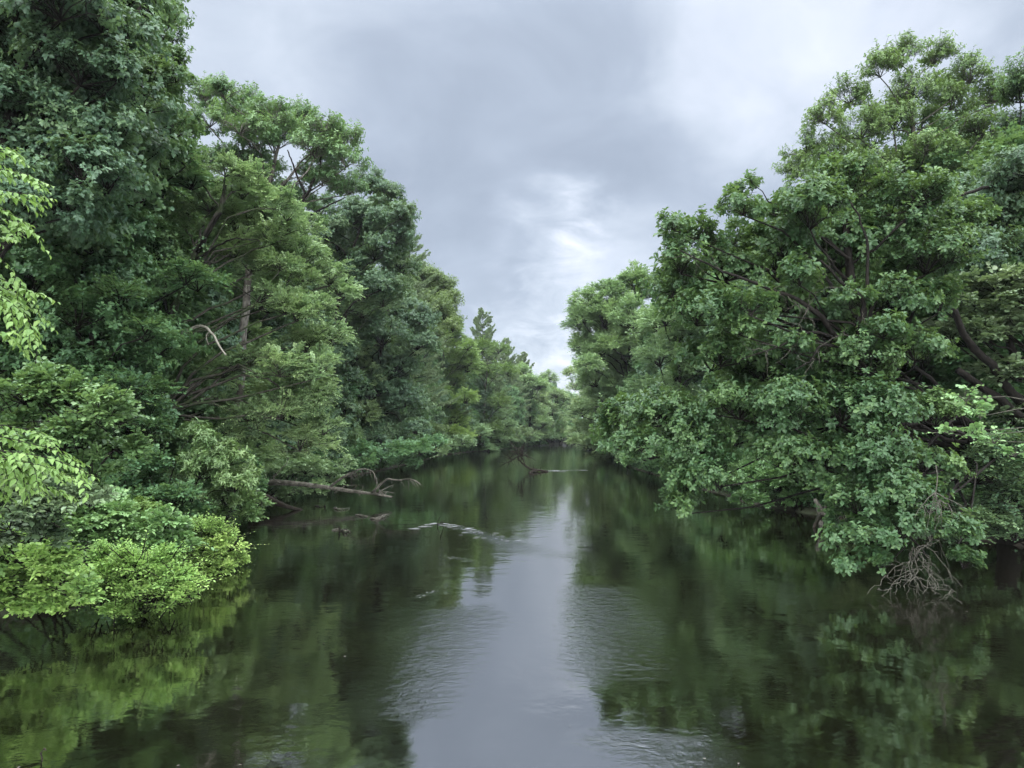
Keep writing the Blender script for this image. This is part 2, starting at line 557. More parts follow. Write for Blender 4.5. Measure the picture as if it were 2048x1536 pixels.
def make_tree(name, label, cat, style, D, lobes_px, trunk_px, r0, bark='dark', group=None, lod=None, cover=1.0, leaf=None,
              extra=None, tint_shift=0.0, trunk_top_r=.3, jit=.06, twigs=True, trunk_D=None, limb_scale=1.0, back_p=.75, skirt=None):
    """one tree as Empty > trunk, crown. trunk_px: list of (px, py[, D]); the foot is dropped to the ground"""
    TREE_SEED[0] += 1
    rng = np.random.default_rng(TREE_SEED[0])
    st = STYLES[style]
    lod = lod if lod else max(1.0, (D / 42) ** .5)
    lob = [(x, y, z, r * 1.16) for x, y, z, r in px_lobes(rng, lobes_px, D, jit)]
    # the far side of the crown: lobes behind the visible ones, drawn in towards the stem
    mean = np.mean(np.array(lob)[:, :3], 0)
    back = []
    for x, y, z, r in lob:
        if rng.random() < back_p:
            f = rng.uniform(.0, .22)
            back.append((x + (mean[0] - x) * f, y + rng.uniform(1.2, 2.4) * r, z + (mean[2] - z) * f, r * 1.1))
    tD = trunk_D or D
    tp = [at(p[0], p[1], p[2] if len(p) > 2 else tD) for p in trunk_px]
    foot = tp[0].copy()
    foot[2] = float(ground_z(foot[0], foot[1])) - .15
    tp = [foot] + (tp[1:] if len(tp) > 1 else tp)
    wood, crown = MB(), MB()
    pts, rad = limb(wood, rng, tp, r0, r0 * trunk_top_r, 26, 12, .03)
    # root flare
    a = np.linspace(0, 1, 5)
    wood.tubes((foot + np.outer(a, pts[2] - foot))[None], (r0 * (1.6 - .62 * a ** .5))[None], 12)
    limbs_to_lobes(wood, rng, pts, rad, lob, limb_scale)
    foliage(crown, wood, rng, lob, st, lod, twigs and D < 60, cover, tint_shift)
    foliage(crown, wood, rng, back, st, lod * 1.35, False, cover * .8, tint_shift)
    if skirt is None:
        skirt = D >= 60
    if skirt:                                              # low boughs hanging to the bank
        sg = 1 if foot[0] < np.interp(foot[1], LB_Y, LB_X) + 2 else -1
        k = 7
        sk = [(foot[0] + sg * rng.uniform(-1.5, 2.6) * (D / 100) ** .4, foot[1] + rng.uniform(-4.5, 1.5) * (D / 90) ** .5,
               foot[2] + .6 + rng.uniform(.1, .8) * 5, rng.uniform(.9, 1.5) * (D / 80) ** .5) for _ in range(k)]
        foliage(crown, wood, rng, sk, st, lod, False, cover, tint_shift)
    root = empty(name, foot)
    wood.build('trunk', BARK[bark], root, foot)
    crown.build('crown', LEAF[leaf or style], root, foot)
    tag(root, label, cat, group)
    if extra:
        extra(root, foot, rng)
    return root


def make_shrub(name, label, cat, style, D, lobes_px, leaf=None, group=None, bark='dark', cover=1.0, lod=None, tint_shift=0.0, base_px=None, jit=.03, grow=1.15):
    """shrub: several thin stems from the ground, leafy lobes down to the water"""
    TREE_SEED[0] += 1
    rng = np.random.default_rng(TREE_SEED[0])
    st = STYLES[style]
    lod = lod if lod else max(1.0, (D / 30) ** .62)
    lob = px_lobes(rng, lobes_px, D, jit)
    lob = [(x, y, max(z, .15), r * grow) for x, y, z, r in lob]
    A = np.array(lob)
    if base_px is not None:
        cx, cy = at(base_px, 900, D)[:2]
    else:
        cx, cy = A[:, 0].mean(), A[:, 1].mean()
    side = -1 if cx < 0 else 1
    xl, xr = np.interp(cy, LB_Y, LB_X), np.interp(cy, RB_Y, RB_X)
    cx = min(cx, xl - .4) if side < 0 else max(cx, xr + .4)
    foot = np.array([cx, cy, float(ground_z(cx, cy)) - .1])
    wood, leafmb = MB(), MB()
    for x, y, z, r in lob:
        b = foot + np.array([rng.normal(0, .35), rng.normal(0, .35), 0])
        b[2] = float(ground_z(b[0], b[1])) - .1
        top = np.array([x, y, z - .1 * r])
        mid = b * .5 + top * .5 + np.array([0, 0, .22 * np.linalg.norm(top - b)]) + rng.normal(0, .1, 3)
        limb(wood, rng, [b, mid, top], .022 + .012 * r, .008, 9, 5, .08)
    foliage(leafmb, wood, rng, lob, st, lod, D < 50, cover, tint_shift)
    root = empty(name, foot)
    wood.build('stems', BARK[bark], root, foot)
    leafmb.build('foliage', LEAF[leaf or style], root, foot)
    tag(root, label, cat, group)
    return root


def make_pine(name, label, base, height, width, seed, cat='pine tree', group=None, density=1.0, needle=.16, lean=0):
    rng = np.random.default_rng(seed)
    base = np.array(base, float)
    base[2] = float(ground_z(base[0], base[1])) - .15
    wood, nd = MB(), MB()
    top = base + np.array([lean, 0, height])
    pts, rad = limb(wood, rng, [base, (base + top) / 2, top], height * .014, .02, 20, 8, .01)
    nb = int(150 * density)
    for i in range(nb):
        f = 1 - (i + rng.uniform(0, 1)) / nb * .8            # height fraction of the branch
        L = width * (1 - f) ** .72 * rng.uniform(.55, 1.15) + .25
        az = rng.uniform(0, 2 * math.pi)
        o = base + (top - base) * f
        h = np.array([math.cos(az), math.sin(az), 0])
        rise = .75 * (f ** 2) + .08
        tip = o + h * L + np.array([0, 0, L * (rise + .12)])
        mid = o + h * L * .5 + np.array([0, 0, L * .5 * rise - .03 * L])
        p, _ = limb(wood, rng, [o, mid, tip], .012 * L + .012, .006, 8, 4, .05)
        # side shoots along the outer part, each ending in needle tufts
        m = max(5, int(L * 9))
        t = rng.uniform(.28, 1, m)
        q = np.stack([np.interp(t, np.linspace(0, 1, 8), p[:, a]) for a in range(3)], 1)
        sd = np.cross(h, [0, 0, 1])
        sa = unit(h * .7 + sd * rng.uniform(-1, 1, (m, 1)) + np.array([0, 0, 1]) * rng.uniform(-.05, .45, (m, 1)))
        sl_ = (.18 + .28 * L * (1.05 - t)) * rng.uniform(.6, 1.2, m)
        e = q + sa * sl_[:, None]
        wood.tubes(np.stack([q, (q + e) / 2, e], 1), np.tile([[.008, .006, .004]], (m, 1)), 3)
        for s in (.35, .7, 1.0):
            cc = q + (e - q) * s
            k = 11
            c2 = np.repeat(cc, k, 0)
            dd = unit(np.repeat(sa, k, 0) * .8 + rng.normal(0, .55, (m * k, 3)) + np.array([0, 0, .25]))
            leaves(nd, c2, dd, rand_dirs(rng, m * k), needle * rng.uniform(.7, 1.3, m * k), .16, KITE,
                   np.clip(.5 + rng.normal(0, .15, m * k), 0, 1))
    root = empty(name, base)
    wood.build('trunk', BARK['dark'], root, base)
    nd.build('crown', LEAF['needle'], root, base)
    tag(root, label, cat, group)
    return root


def copy_tree(root, loc, rz, sc, label, group=None):
    c = root.copy()
    col.objects.link(c)
    c.location = loc
    c.rotation_euler = (0, 0, rz)
    c.scale = (sc[0], sc[0], sc[1])
    c['label'] = label
    if group:
        c['group'] = group
    for ch in root.children:
        d = ch.copy()
        col.objects.link(d)
        d.parent = c
    return c


# ------------------------------------------------------------------ ground, water
def grid_mesh(xs, ys, zf):
    X, Y = np.meshgrid(xs, ys)
    Z = zf(X, Y)
    V = np.stack([X, Y, Z], -1).reshape(-1, 3)
    n = len(xs)
    i = (np.arange(len(ys) - 1)[:, None] * n + np.arange(n - 1)[None]).ravel()
    return V, np.stack([i, i + 1, i + n + 1, i + n], 1)


mg, q, out = new_mat('forest_soil')
co = q.n('ShaderNodeTexCoord').outputs['Object']
c = q.mix(q.noise(co, 1.3, 6, .6), (.012, .010, .007), (.034, .027, .018))
c = q.mix(q.maprange(q.noise(co, .35, 4, .6), .45, .62, 0, .8), c, (.030, .045, .018))
p = q.n('ShaderNodeBsdfPrincipled')
q.put(p.inputs['Base Color'], c)
p.inputs['Roughness'].default_value = .95
b = q.n('ShaderNodeBump')
b.inputs['Distance'].default_value = .08
q.put(b.inputs['Height'], q.noise(co, 5, 6, .65))
q.put(p.inputs['Normal'], b.outputs[0])
q.t.links.new(p.outputs[0], out.inputs[0])

xs = np.concatenate([np.linspace(-800, -80, 9), np.linspace(-70, 70, 141), np.linspace(80, 800, 9)])
ys = np.concatenate([np.linspace(-150, -40, 4), np.linspace(-30, 320, 234), np.linspace(335, 900, 12)])
mb = MB()
_gr = np.random.default_rng(5)


def terr(X, Y):
    z = ground_z(X, Y)
    return z + np.where(z > .1, .12 * np.sin(X * .9 + Y * .37) * np.sin(Y * .61 - X * .2), 0)


mb.add(*grid_mesh(xs, ys, terr))
ground = mb.build('ground', mg)
ground['kind'] = 'structure'

# water: ripple and riffle strength stored per vertex
mw, q, out = new_mat('river_water')
co = q.n('ShaderNodeTexCoord').outputs['Object']
rif = q.n('ShaderNodeAttribute', attribute_name='riffle').outputs['Fac']


def stretch(sx, sy):
    mp_ = q.n('ShaderNodeMapping')
    q.put(mp_.inputs[0], co)
    mp_.inputs['Scale'].default_value = (sx, sy, 1)
    return mp_.outputs[0]


patch = q.maprange(q.noise(stretch(.10, .05), 1.0, 3, .5), .38, .62, .30, 1.0, True)
patch2 = q.maprange(q.noise(stretch(.35, .22), 1.0, 3, .55), .40, .62, .25, 1.0, True)
h1 = q.math('MULTIPLY', q.math('SUBTRACT', q.noise(stretch(.8, 1.0), .9, 3, .5, .4), .5), .0115)
h2 = q.math('MULTIPLY', q.math('SUBTRACT', q.noise(stretch(.7, 1.0), 3.6, 3, .55, .6), .5), .0052)
h3 = q.math('MULTIPLY', q.math('SUBTRACT', q.noise(stretch(.8, 1.0), 11.0, 2, .5, .8), .5), .0016)
h = q.math('ADD', h1, q.math('MULTIPLY', q.math('ADD', h2, h3), q.math('MULTIPLY', patch, patch2)))
h4 = q.math('MULTIPLY', q.math('SUBTRACT', q.noise(stretch(.7, 1.0), 5.0, 5, .65, 1.2), .5), q.math('MULTIPLY', rif, .055))
h = q.math('ADD', h, h4)
b = q.n('ShaderNodeBump')
b.inputs['Strength'].default_value = 1.0
b.inputs['Distance'].default_value = 1.0
q.put(b.inputs['Height'], h)
p = q.n('ShaderNodeBsdfPrincipled')
q.put(p.inputs['Base Color'], q.mix(q.noise(co, .12, 3, .5), (.0022, .0025, .0014), (.0040, .0034, .0018)))
p.inputs['Roughness'].default_value = .055
p.inputs['IOR'].default_value = 5.2
q.put(p.inputs['Normal'], b.outputs[0])
fo = q.n('ShaderNodeBsdfPrincipled')
fo.inputs['Base Color'].default_value = (.85, .87, .88, 1)  # white painted into the water: sky sparkle on wavelets and froth together
fo.inputs['Roughness'].default_value = .6
foam = q.n('ShaderNodeAttribute', attribute_name='foam').outputs['Fac']
fm = q.math('MULTIPLY', q.maprange(q.noise(stretch(.6, 1.0), 9.0, 6, .8, 1.2), .555, .60, 0, 1), foam, clamp=True)
ms = q.n('ShaderNodeMixShader')
q.put(ms.inputs[0], fm)
q.t.links.new(p.outputs[0], ms.inputs[1])
q.t.links.new(fo.outputs[0], ms.inputs[2])
q.t.links.new(ms.outputs[0], out.inputs[0])

xs = np.concatenate([np.linspace(-120, -16, 14), np.linspace(-15, 15, 151), np.linspace(16, 400, 30)])
ys = np.concatenate([np.linspace(-60, 5, 10), np.linspace(6, 60, 271), np.linspace(60.5, 110, 100), np.linspace(112, 420, 60)])
V, Fq = grid_mesh(xs, ys, lambda X, Y: X * 0)
mb = MB()
mb.add(V, Fq)
water = mb.build('river_water', mw)
water['kind'] = 'structure'


def seg_field(V, pts, w0, w1):
    """falloff around a polyline on the water; width grows along it"""
    best = np.zeros(len(V))
    P = np.array([on_water(*q_)[:2] for q_ in pts])
    P = spline(P, 30)
    for k, pt in enumerate(P):
        w = w0 + (w1 - w0) * k / (len(P) - 1)
        d2 = ((V[:, 0] - pt[0]) / (w * 1.5)) ** 2 + ((V[:, 1] - pt[1]) / w) ** 2
        best = np.maximum(best, np.exp(-d2))
    return best


rf = np.zeros(len(V))
fo_ = np.zeros(len(V))
for pts, w0, w1, amp, fa in (
        ([(826, 1058), (850, 1052), (882, 1047), (910, 1052)], .15, .22, .35, .0),
        ([(905, 1051), (930, 1058), (950, 1066)], .18, .34, .30, .0),
        ([(950, 1064), (985, 1077), (1010, 1086)], .25, .4, .22, .0),
        ([(1010, 1086), (1060, 1100), (1130, 1112)], .5, .8, .12, .0),
        ([(830, 1196), (850, 1190), (880, 1180)], .06, .08, .22, .03),
        ([(898, 1115), (925, 1118)], .07, .09, .25, .05),
        ([(1092, 943), (1120, 942), (1172, 940)], .25, .6, .5, .0),
        ([(1090, 892), (1180, 895)], 2, 3, .20, .2),
        ([(1230, 1480), (1300, 1500), (1370, 1525)], .35, .5, .30, .0),
        ([(1200, 1180), (1220, 1260), (1240, 1330)], .8, 1.0, .22, .0),
        ([(830, 1420), (870, 1330), (930, 1230)], .5, .8, .20, .0)):
    f_ = seg_field(V, pts, w0, w1)
    rf = np.maximum(rf, f_ * amp)
    fo_ = np.maximum(fo_, f_ ** 2.2 * fa)
for nm, arr in (('riffle', rf), ('foam', fo_)):
    a = water.data.attributes.new(nm, 'FLOAT', 'POINT')
    a.data.foreach_set('value', arr.astype(np.float32))

# ================================================================== TREES, left bank
make_tree('oak_tree', 'tall dark grey-green oak filling the upper left corner, crown cut by the top edge', 'tree', 'oakdark', 20,
          [(30, 30, 80), (120, 20, 80), (205, 50, 62), (60, 130, 90), (160, 150, 80), (235, 150, 50), (40, 230, 90), (140, 250, 85),
           (215, 260, 60), (80, 330, 75), (165, 345, 65), (235, 345, 42), (20, 380, 70), (60, 430, 60), (130, 420, 55),
           (100, -80, 100), (10, -80, 100), (190, -60, 70), (-70, 60, 110), (-80, 220, 110), (-60, 370, 90)],
          [(-60, 1000), (-40, 600), (20, 250), (90, 0), (110, -120)], .34, 'dark')
make_tree('tall_tree', 'tall mid green tree behind the dark oak, its ragged edge against the sky', 'tree', 'oak', 27,
          [(285, 20, 55), (308, 80, 48), (338, 125, 32), (352, 158, 24), (298, 170, 48), (330, 205, 32), (280, 240, 48), (270, 300, 48),
           (325, 262, 38), (250, -50, 60), (298, -40, 45), (230, 120, 55), (215, 220, 55), (240, 330, 50)],
          [(215, 950), (225, 600), (245, 350), (270, 150), (280, -30)], .24, 'dark')

def extra_limbs(root, foot, rng, mat, limbs_, name='limb'):
    res = []
    for pts, r0, r1 in limbs_:
        m_ = MB()
        P, _ = limb(m_, rng, [at(*p_) for p_ in pts], r0, r1, 14, 8, .05)
        m_.build(name, mat, root, foot)
        res.append(P)
    return res


def twiglets(m, rng, P, n, L, r, down=-.3, fan=.6):
    for i in range(n):
        k = int(rng.integers(len(P) // 3, len(P)))
        t = unit(P[min(k + 1, len(P) - 1)] - P[max(k - 1, 0)])
        d = unit(t * .6 + rng.normal(0, fan, 3) + [0, 0, down]) * L * rng.uniform(.5, 1.2)
        limb(m, rng, [P[k], P[k] + d * .5 + rng.normal(0, .05 * L, 3), P[k] + d], r, r * .35, 7, 4, .08)


make_tree('oak_tree', 'broad oak with bumpy top and sky holes, black forked limbs showing', 'tree', 'oak', 44,
          [(412, 195, 30), (450, 192, 33), (500, 210, 34), (545, 235, 36), (600, 243, 36), (645, 258, 33), (690, 280, 32), (420, 245, 36),
           (480, 258, 42), (560, 285, 42), (630, 305, 42), (692, 325, 34), (480, 315, 36), (415, 330, 28), (645, 365, 28), (535, 335, 28),
           (700, 380, 30), (440, 400, 40), (480, 450, 40), (560, 420, 40), (520, 372, 36, 2), (590, 405, 36, 2), (645, 330, 28, 1), (610, 350, 24, 2)],
          [(466, 930), (484, 700), (500, 520), (518, 430), (540, 360), (560, 280)], .30, 'pale', tint_shift=.08, limb_scale=1.3, back_p=.4, cover=.8,
          extra=lambda root, foot, rng: extra_limbs(root, foot, rng, BARK['dark'],
              [([(520, 620, 42), (582, 455, 42), (612, 390, 42), (632, 340, 42), (645, 290, 42)], .16, .04),
               ([(585, 450, 42), (640, 420, 41.5), (690, 395, 41)], .09, .03),
               ([(612, 390, 42), (590, 340, 42), (575, 300, 42)], .08, .03)]))
make_tree('oak_tree', 'dark oak stepping down to the right of the bumpy-topped oak, above the pine tips', 'tree', 'oakdark', 66,
          [(738, 372, 32), (772, 392, 32), (800, 432, 28), (740, 430, 40), (792, 480, 32), (700, 440, 40), (690, 500, 40), (750, 510, 40),
           (640, 420, 30), (650, 470, 40), (800, 530, 30), (760, 570, 40), (700, 570, 45)],
          [(636, 960), (660, 700), (690, 550), (730, 430)], .28, 'dark')
make_tree('maple_tree', 'slender dark-stemmed maple with open layered sprays, left of the feathery tree', 'tree', 'maple', 29,
          [(220, 330, 50), (265, 400, 52), (330, 372, 46), (372, 320, 44), (215, 470, 58), (300, 470, 52), (160, 540, 66), (300, 560, 50),
           (40, 500, 60), (340, 260, 40), (110, 480, 50), (370, 560, 45)],
          [(185, 960), (195, 700), (222, 500), (248, 400), (252, 340), (290, 280)], .15, 'dark', cover=.95,
          limb_scale=1.2)
make_tree('maple_tree', 'shady understory maple with flat dark leaf layers above the vine-draped shrub', 'tree', 'maple', 25,
          [(120, 620, 60), (200, 650, 60), (150, 730, 70), (60, 580, 70), (240, 720, 46), (262, 790, 44), (30, 680, 60), (240, 600, 50),
           (200, 800, 50), (290, 660, 35), (-40, 640, 70), (300, 860, 35)],
          [(190, 960), (185, 800), (180, 650), (150, 560)], .13, 'dark', cover=.9)


def vine_on(root, foot, rng, pts_px, D, r, style='green', leaf='maple', n=900):
    """ivy leaves clothing the trunk"""
    P = spline([at(p_[0], p_[1], D) for p_ in pts_px], 60)
    m_ = MB()
    k = rng.integers(0, 60, n)
    dd = rand_dirs(rng, n)
    pos = P[k] + dd * rng.uniform(.6, 1.7, n)[:, None] * r
    leaves(m_, pos, unit(dd + [0, 0, -.8]), dd + [0, 0, .4], .13 * rng.uniform(.6, 1.2, n), .85, OVAL,
           np.clip(.6 + rng.normal(0, .2, n), 0, 1))
    m_.build('ivy', LEAF[leaf], root, foot)


def dead_limb(root, foot, rng):
    vine_on(root, foot, rng, [(312, 800), (335, 690), (352, 610), (375, 540), (410, 475)], 29.6, .34)
    m_ = MB()
    limb(m_, rng, [at(360, 668, 29.4), at(400, 652, 29), at(420, 660, 28.6), at(434, 685, 28.4), at(452, 710, 28.4)], .075, .03, 12, 7, .04)
    limb(m_, rng, [at(420, 660, 28.6), at(412, 672, 28.6), at(418, 690, 28.6)], .03, .012, 6, 5, .04)
    m_.build('dead_limb', BARK['white'], root, foot)
    extra_limbs(root, foot, rng, BARK['dark'], [([(340, 650, 29.5), (330, 600, 29.5), (334, 560, 29.5)], .09, .05),
                                                ([(395, 505, 29.5), (425, 450, 29.3), (442, 425, 29.2)], .10, .06),
                                                ([(380, 560, 29.5), (450, 565, 29.0), (530, 610, 28.6)], .05, .012),
                                                ([(390, 520, 29.5), (460, 480, 29.2), (520, 480, 29)], .06, .014)])


make_tree('feathery_tree', 'pale feathery tree leaning over the river, ivy-clad crooked trunk and a bare white limb', 'tree', 'feather', 31,
          [(400, 350, 48), (450, 342, 42), (500, 370, 44), (420, 410, 50, 1.6), (345, 430, 45, 1.2), (500, 440, 48), (560, 410, 32), (572, 460, 36),
           (400, 480, 44, 1.6), (470, 505, 44, 1.2), (560, 530, 42), (608, 560, 36), (350, 500, 36, 1.2), (622, 620, 42), (570, 615, 48), (662, 672, 32),
           (612, 690, 48), (500, 720, 38), (560, 740, 44), (640, 745, 38), (450, 745, 36), (622, 800, 42), (560, 825, 46), (645, 860, 34),
           (600, 890, 42), (500, 830, 42), (430, 800, 35), (385, 770, 38, 1.4), (395, 845, 36, 1.2), (600, 520, 40, 2), (590, 450, 40, 4), (660, 560, 40, 4), (540, 480, 38), (470, 880, 40)],
          [(295, 950), (308, 820), (330, 690), (355, 600), (400, 490), (440, 420), (450, 370)], .24, 'grey', extra=dead_limb, trunk_D=29.6, tint_shift=.15)
make_tree('feathery_tree', 'smaller rounded feathery tree between the leaning feathery tree and the dark oak', 'tree', 'feather', 74,
          [(640, 500, 36), (690, 490, 36), (730, 505, 28), (690, 548, 42), (740, 560, 34), (650, 560, 40), (765, 605, 30), (705, 610, 42),
           (650, 640, 42), (720, 665, 36), (680, 700, 40)],
          [(690, 985), (690, 800), (692, 640), (690, 540)], .2, 'grey', leaf='feather', tint_shift=-.12)
make_tree('dark_tree', 'dark bluish-green tree rising from the waterline right behind the fallen log', 'tree', 'oakdark', 85,
          [(760, 600, 40), (805, 625, 40), (832, 690, 36), (765, 680, 44), (722, 725, 44), (785, 745, 42), (740, 790, 44), (805, 805, 38),
           (690, 790, 40), (720, 855, 38), (785, 860, 38), (690, 880, 38), (840, 640, 30), (745, 905, 28), (830, 860, 25)],
          [(748, 960), (752, 800), (765, 680), (780, 600)], .3, 'dark', cover=1.1)
make_tree('oak_tree', 'olive-tinged oak crown beside the pine tips, over the bright yellow-green maple', 'tree', 'olive', 119,
          [(812, 545, 34), (850, 562, 30), (880, 580, 28), (900, 602, 20), (862, 620, 34), (892, 640, 24), (832, 602, 34), (820, 660, 36),
           (850, 690, 34), (905, 660, 18)],
          [(845, 935), (848, 760), (850, 600)], .3, 'dark')
make_tree('maple_tree', 'bright yellow-green maple in the middle of the left bank, below the olive oak', 'tree', 'feather', 147,
          [(900, 668, 28), (935, 695, 20), (940, 725, 22), (880, 672, 28), (910, 685, 24), (862, 720, 32), (922, 722, 26), (898, 765, 34), (930, 800, 22), (862, 795, 34), (905, 845, 32),
           (852, 862, 32), (925, 868, 22), (880, 905, 20), (842, 912, 20)],
          [(885, 930), (885, 800), (888, 690)], .22, 'dark', leaf='lime', tint_shift=-.42)
make_tree('round_tree', 'pale rounded tree overhanging the water where the left bank bends', 'tree', 'feather', 172,
          [(965, 702, 24), (998, 700, 22), (945, 740, 24), (985, 750, 26), (1018, 742, 18), (960, 798, 26), (1000, 808, 24), (980, 855, 26),
           (1008, 868, 18), (942, 850, 24), (930, 780, 20)],
          [(965, 915), (970, 800), (975, 720)], .3, 'grey', leaf='olive', tint_shift=-.12)
make_tree('round_tree', 'grey-green rounded tree low over the far water below the pale rounded tree', 'tree', 'maple', 169,
          [(985, 830, 22), (1012, 850, 16), (1000, 880, 16), (960, 870, 22), (975, 800, 22), (1020, 880, 10)],
          [(975, 912), (980, 840)], .22, 'dark', leaf='feather', tint_shift=-.2)
make_tree('far_tree', 'rounded far tree sloping down to the river bend, left of the gap', 'tree', 'maple', 225,
          [(1060, 762, 22), (1040, 790, 22), (1078, 772, 20), (1070, 822, 24), (1050, 852, 22), (1032, 830, 20), (1085, 850, 18), (1040, 740, 18)],
          [(1060, 898), (1060, 800)], .4, 'dark', leaf='feather', tint_shift=.05)
make_tree('far_tree', 'lower far tree nearest the sky gap at the end of the left tree line', 'tree', 'maple', 258,
          [(1098, 756, 16), (1112, 790, 18), (1098, 822, 20), (1120, 845, 16), (1100, 862, 16), (1128, 800, 14), (1130, 870, 10)],
          [(1105, 890), (1105, 800)], .4, 'dark', leaf='feather', tint_shift=.08)
make_tree('far_tree', 'faint farthest trees top closing the river bend behind the right bank', 'tree', 'maple', 312,
          [(1140, 800, 16), (1150, 830, 16), (1165, 815, 18), (1190, 800, 22), (1150, 862, 14), (1180, 850, 18), (1215, 820, 20)],
          [(1160, 884), (1160, 820)], .4, 'dark', leaf='feather', tint_shift=-.05)
b = at(965, 880, 190)
make_pine('pine_tree', 'single pointed white pine standing above the far left tree line', b, 4.5 + (862 - 620) / F * 190 - .6, 9.5, 11, density=1.3, needle=.34)
b = at(1012, 880, 212)
make_pine('pine_tree', 'far pine just right of the single pointed pine, half sunk in round crowns', b, 4.5 + (862 - 684) / F * 212, 8.5, 12, needle=.36)
b = at(1048, 880, 235)
make_pine('pine_tree', 'lowest far pine, last before the sky gap, with drooping side boughs', b, 4.5 + (862 - 712) / F * 235, 9, 13, needle=.38)
b = at(815, 900, 106)
make_pine('pine_tree', 'near white pine whose flat bough tips poke into the sky beside the dark oak', b, 4.5 + (862 - 425) / F * 106, 7.5, 14, needle=.22, density=1.2)
b = at(885, 900, 152)
make_pine('pine_tree', 'pine mostly hidden behind the olive oak, one bough tip showing', b, 4.5 + (862 - 590) / F * 152, 6.5, 15, needle=.28)

# ---- left bank shrubs
make_shrub('vine_draped_shrub', 'mid green shrub draped in round vine leaves, under the dark oak', 'shrub', 'green', 15,
           [(50, 790, 65), (140, 795, 62), (205, 830, 52), (240, 895, 40), (130, 890, 62), (185, 950, 48), (40, 880, 60), (90, 760, 40), (240, 840, 35)],
           leaf='green', tint_shift=-.2, base_px=90)
make_shrub('vine_draped_shrub', 'dim grey-green thicket of small leaves below the drooping elm spray', 'shrub', 'green', 14.5,
           [(60, 1000, 60), (120, 1020, 52), (180, 1000, 46), (20, 1050, 50), (80, 1070, 45), (-40, 1000, 70)], leaf='blue', base_px=40, tint_shift=-.1)
make_shrub('dark_thicket', 'deep green low thicket between the vine-draped shrub and the lance-leaved sapling', 'shrub', 'green', 24,
           [(240, 985, 50), (300, 980, 48), (350, 1000, 42), (270, 1040, 42), (340, 1050, 36), (215, 1040, 40), (390, 1030, 34), (300, 930, 40)],
           leaf='maple', base_px=290)
make_shrub('lance_leaved_sapling', 'yellow-green sapling with whorls of narrow leaves leaning over the bank', 'sapling', 'lance', 25,
           [(425, 880, 24), (388, 868, 22), (460, 922, 30), (430, 925, 34), (490, 958, 24), (405, 950, 30), (470, 975, 32), (450, 1000, 30), (375, 925, 18)],
           leaf='green', base_px=400, tint_shift=.05)
make_shrub('bank_shrub', 'dense green shrub hanging to the water beneath the lance-leaved sapling', 'shrub', 'green', 27,
           [(490, 1000, 30), (515, 1005, 22), (455, 1030, 32), (500, 1030, 24), (420, 1040, 28), (475, 960, 28)], leaf='green', base_px=430, tint_shift=-.05, lod=.9)
make_shrub('grape_leaf_shrub', 'dark shrub with large round pale-topped leaves behind the lime shrubs', 'shrub', 'green', 19.5,
           [(110, 1060, 45), (165, 1050, 48), (225, 1045, 45), (280, 1065, 45), (140, 1105, 45), (325, 1050, 32), (220, 1100, 45), (300, 1110, 40), (60, 1080, 45), (350, 1080, 34)],
           leaf='green', base_px=190, tint_shift=.22, lod=1.1, grow=1.25)
make_shrub('lime_shrub', 'vivid lime shrub on the tip of the left bank, pointing at open water', 'shrub', 'lime', 24,
           [(400, 1075, 40), (438, 1088, 40), (462, 1118, 24), (412, 1125, 42), (370, 1075, 28), (360, 1120, 36), (445, 1140, 22), (385, 1150, 26), (400, 1105, 40), (330, 1100, 34)], base_px=370, grow=1.25)
make_shrub('lime_shrub', 'lowest yellow-green shrub trailing into the near water, a dark hollow in it', 'shrub', 'lime', 18,
           [(215, 1145, 40), (285, 1140, 48), (345, 1160, 42), (300, 1195, 42), (205, 1195, 34), (345, 1195, 32), (235, 1222, 24), (290, 1225, 26), (180, 1170, 30), (250, 1170, 40), (375, 1180, 26)],
           base_px=230, lod=.95, grow=1.3)
make_shrub('green_shrub', 'fresh green shrub at the left edge of the waterline, rounded leaves', 'shrub', 'green', 16.5,
           [(20, 1110, 55), (85, 1120, 48), (45, 1170, 46), (120, 1165, 42), (15, 1205, 34), (140, 1205, 24), (80, 1205, 30), (-40, 1150, 60), (60, 1215, 26), (110, 1210, 24), (160, 1180, 30), (-20, 1215, 30)], leaf='lime', base_px=30, tint_shift=-.10, grow=1.25)
make_shrub('seedling', 'small bright lime seedling standing out against the dark thicket', 'seedling', 'lance', 22,
           [(285, 1015, 16), (305, 1028, 14), (298, 1042, 12)], leaf='elm', base_px=298)
make_shrub('bank_shrub', 'shrub clump the fallen log pokes out of, bright rims over black water', 'shrub', 'green', 50,
           [(560, 945, 30), (610, 940, 30), (655, 945, 26), (580, 985, 24), (630, 980, 22), (550, 990, 20), (670, 965, 16), (690, 930, 18)], leaf='feather', base_px=570, tint_shift=-.15)
make_shrub('bank_shrub', 'shrub overhanging the water past the fallen log, below the dark bluish tree', 'shrub', 'green', 66,
           [(720, 905, 26), (760, 915, 24), (800, 905, 28), (840, 905, 24), (870, 890, 22), (700, 935, 14), (830, 930, 14)], leaf='maple', base_px=770, tint_shift=-.1)
make_shrub('bank_shrub', 'small round bush at the water under the bright yellow-green maple', 'shrub', 'green', 95,
           [(905, 890, 14), (925, 885, 16), (945, 890, 12), (890, 905, 12)], leaf='feather', base_px=900, tint_shift=-.2)

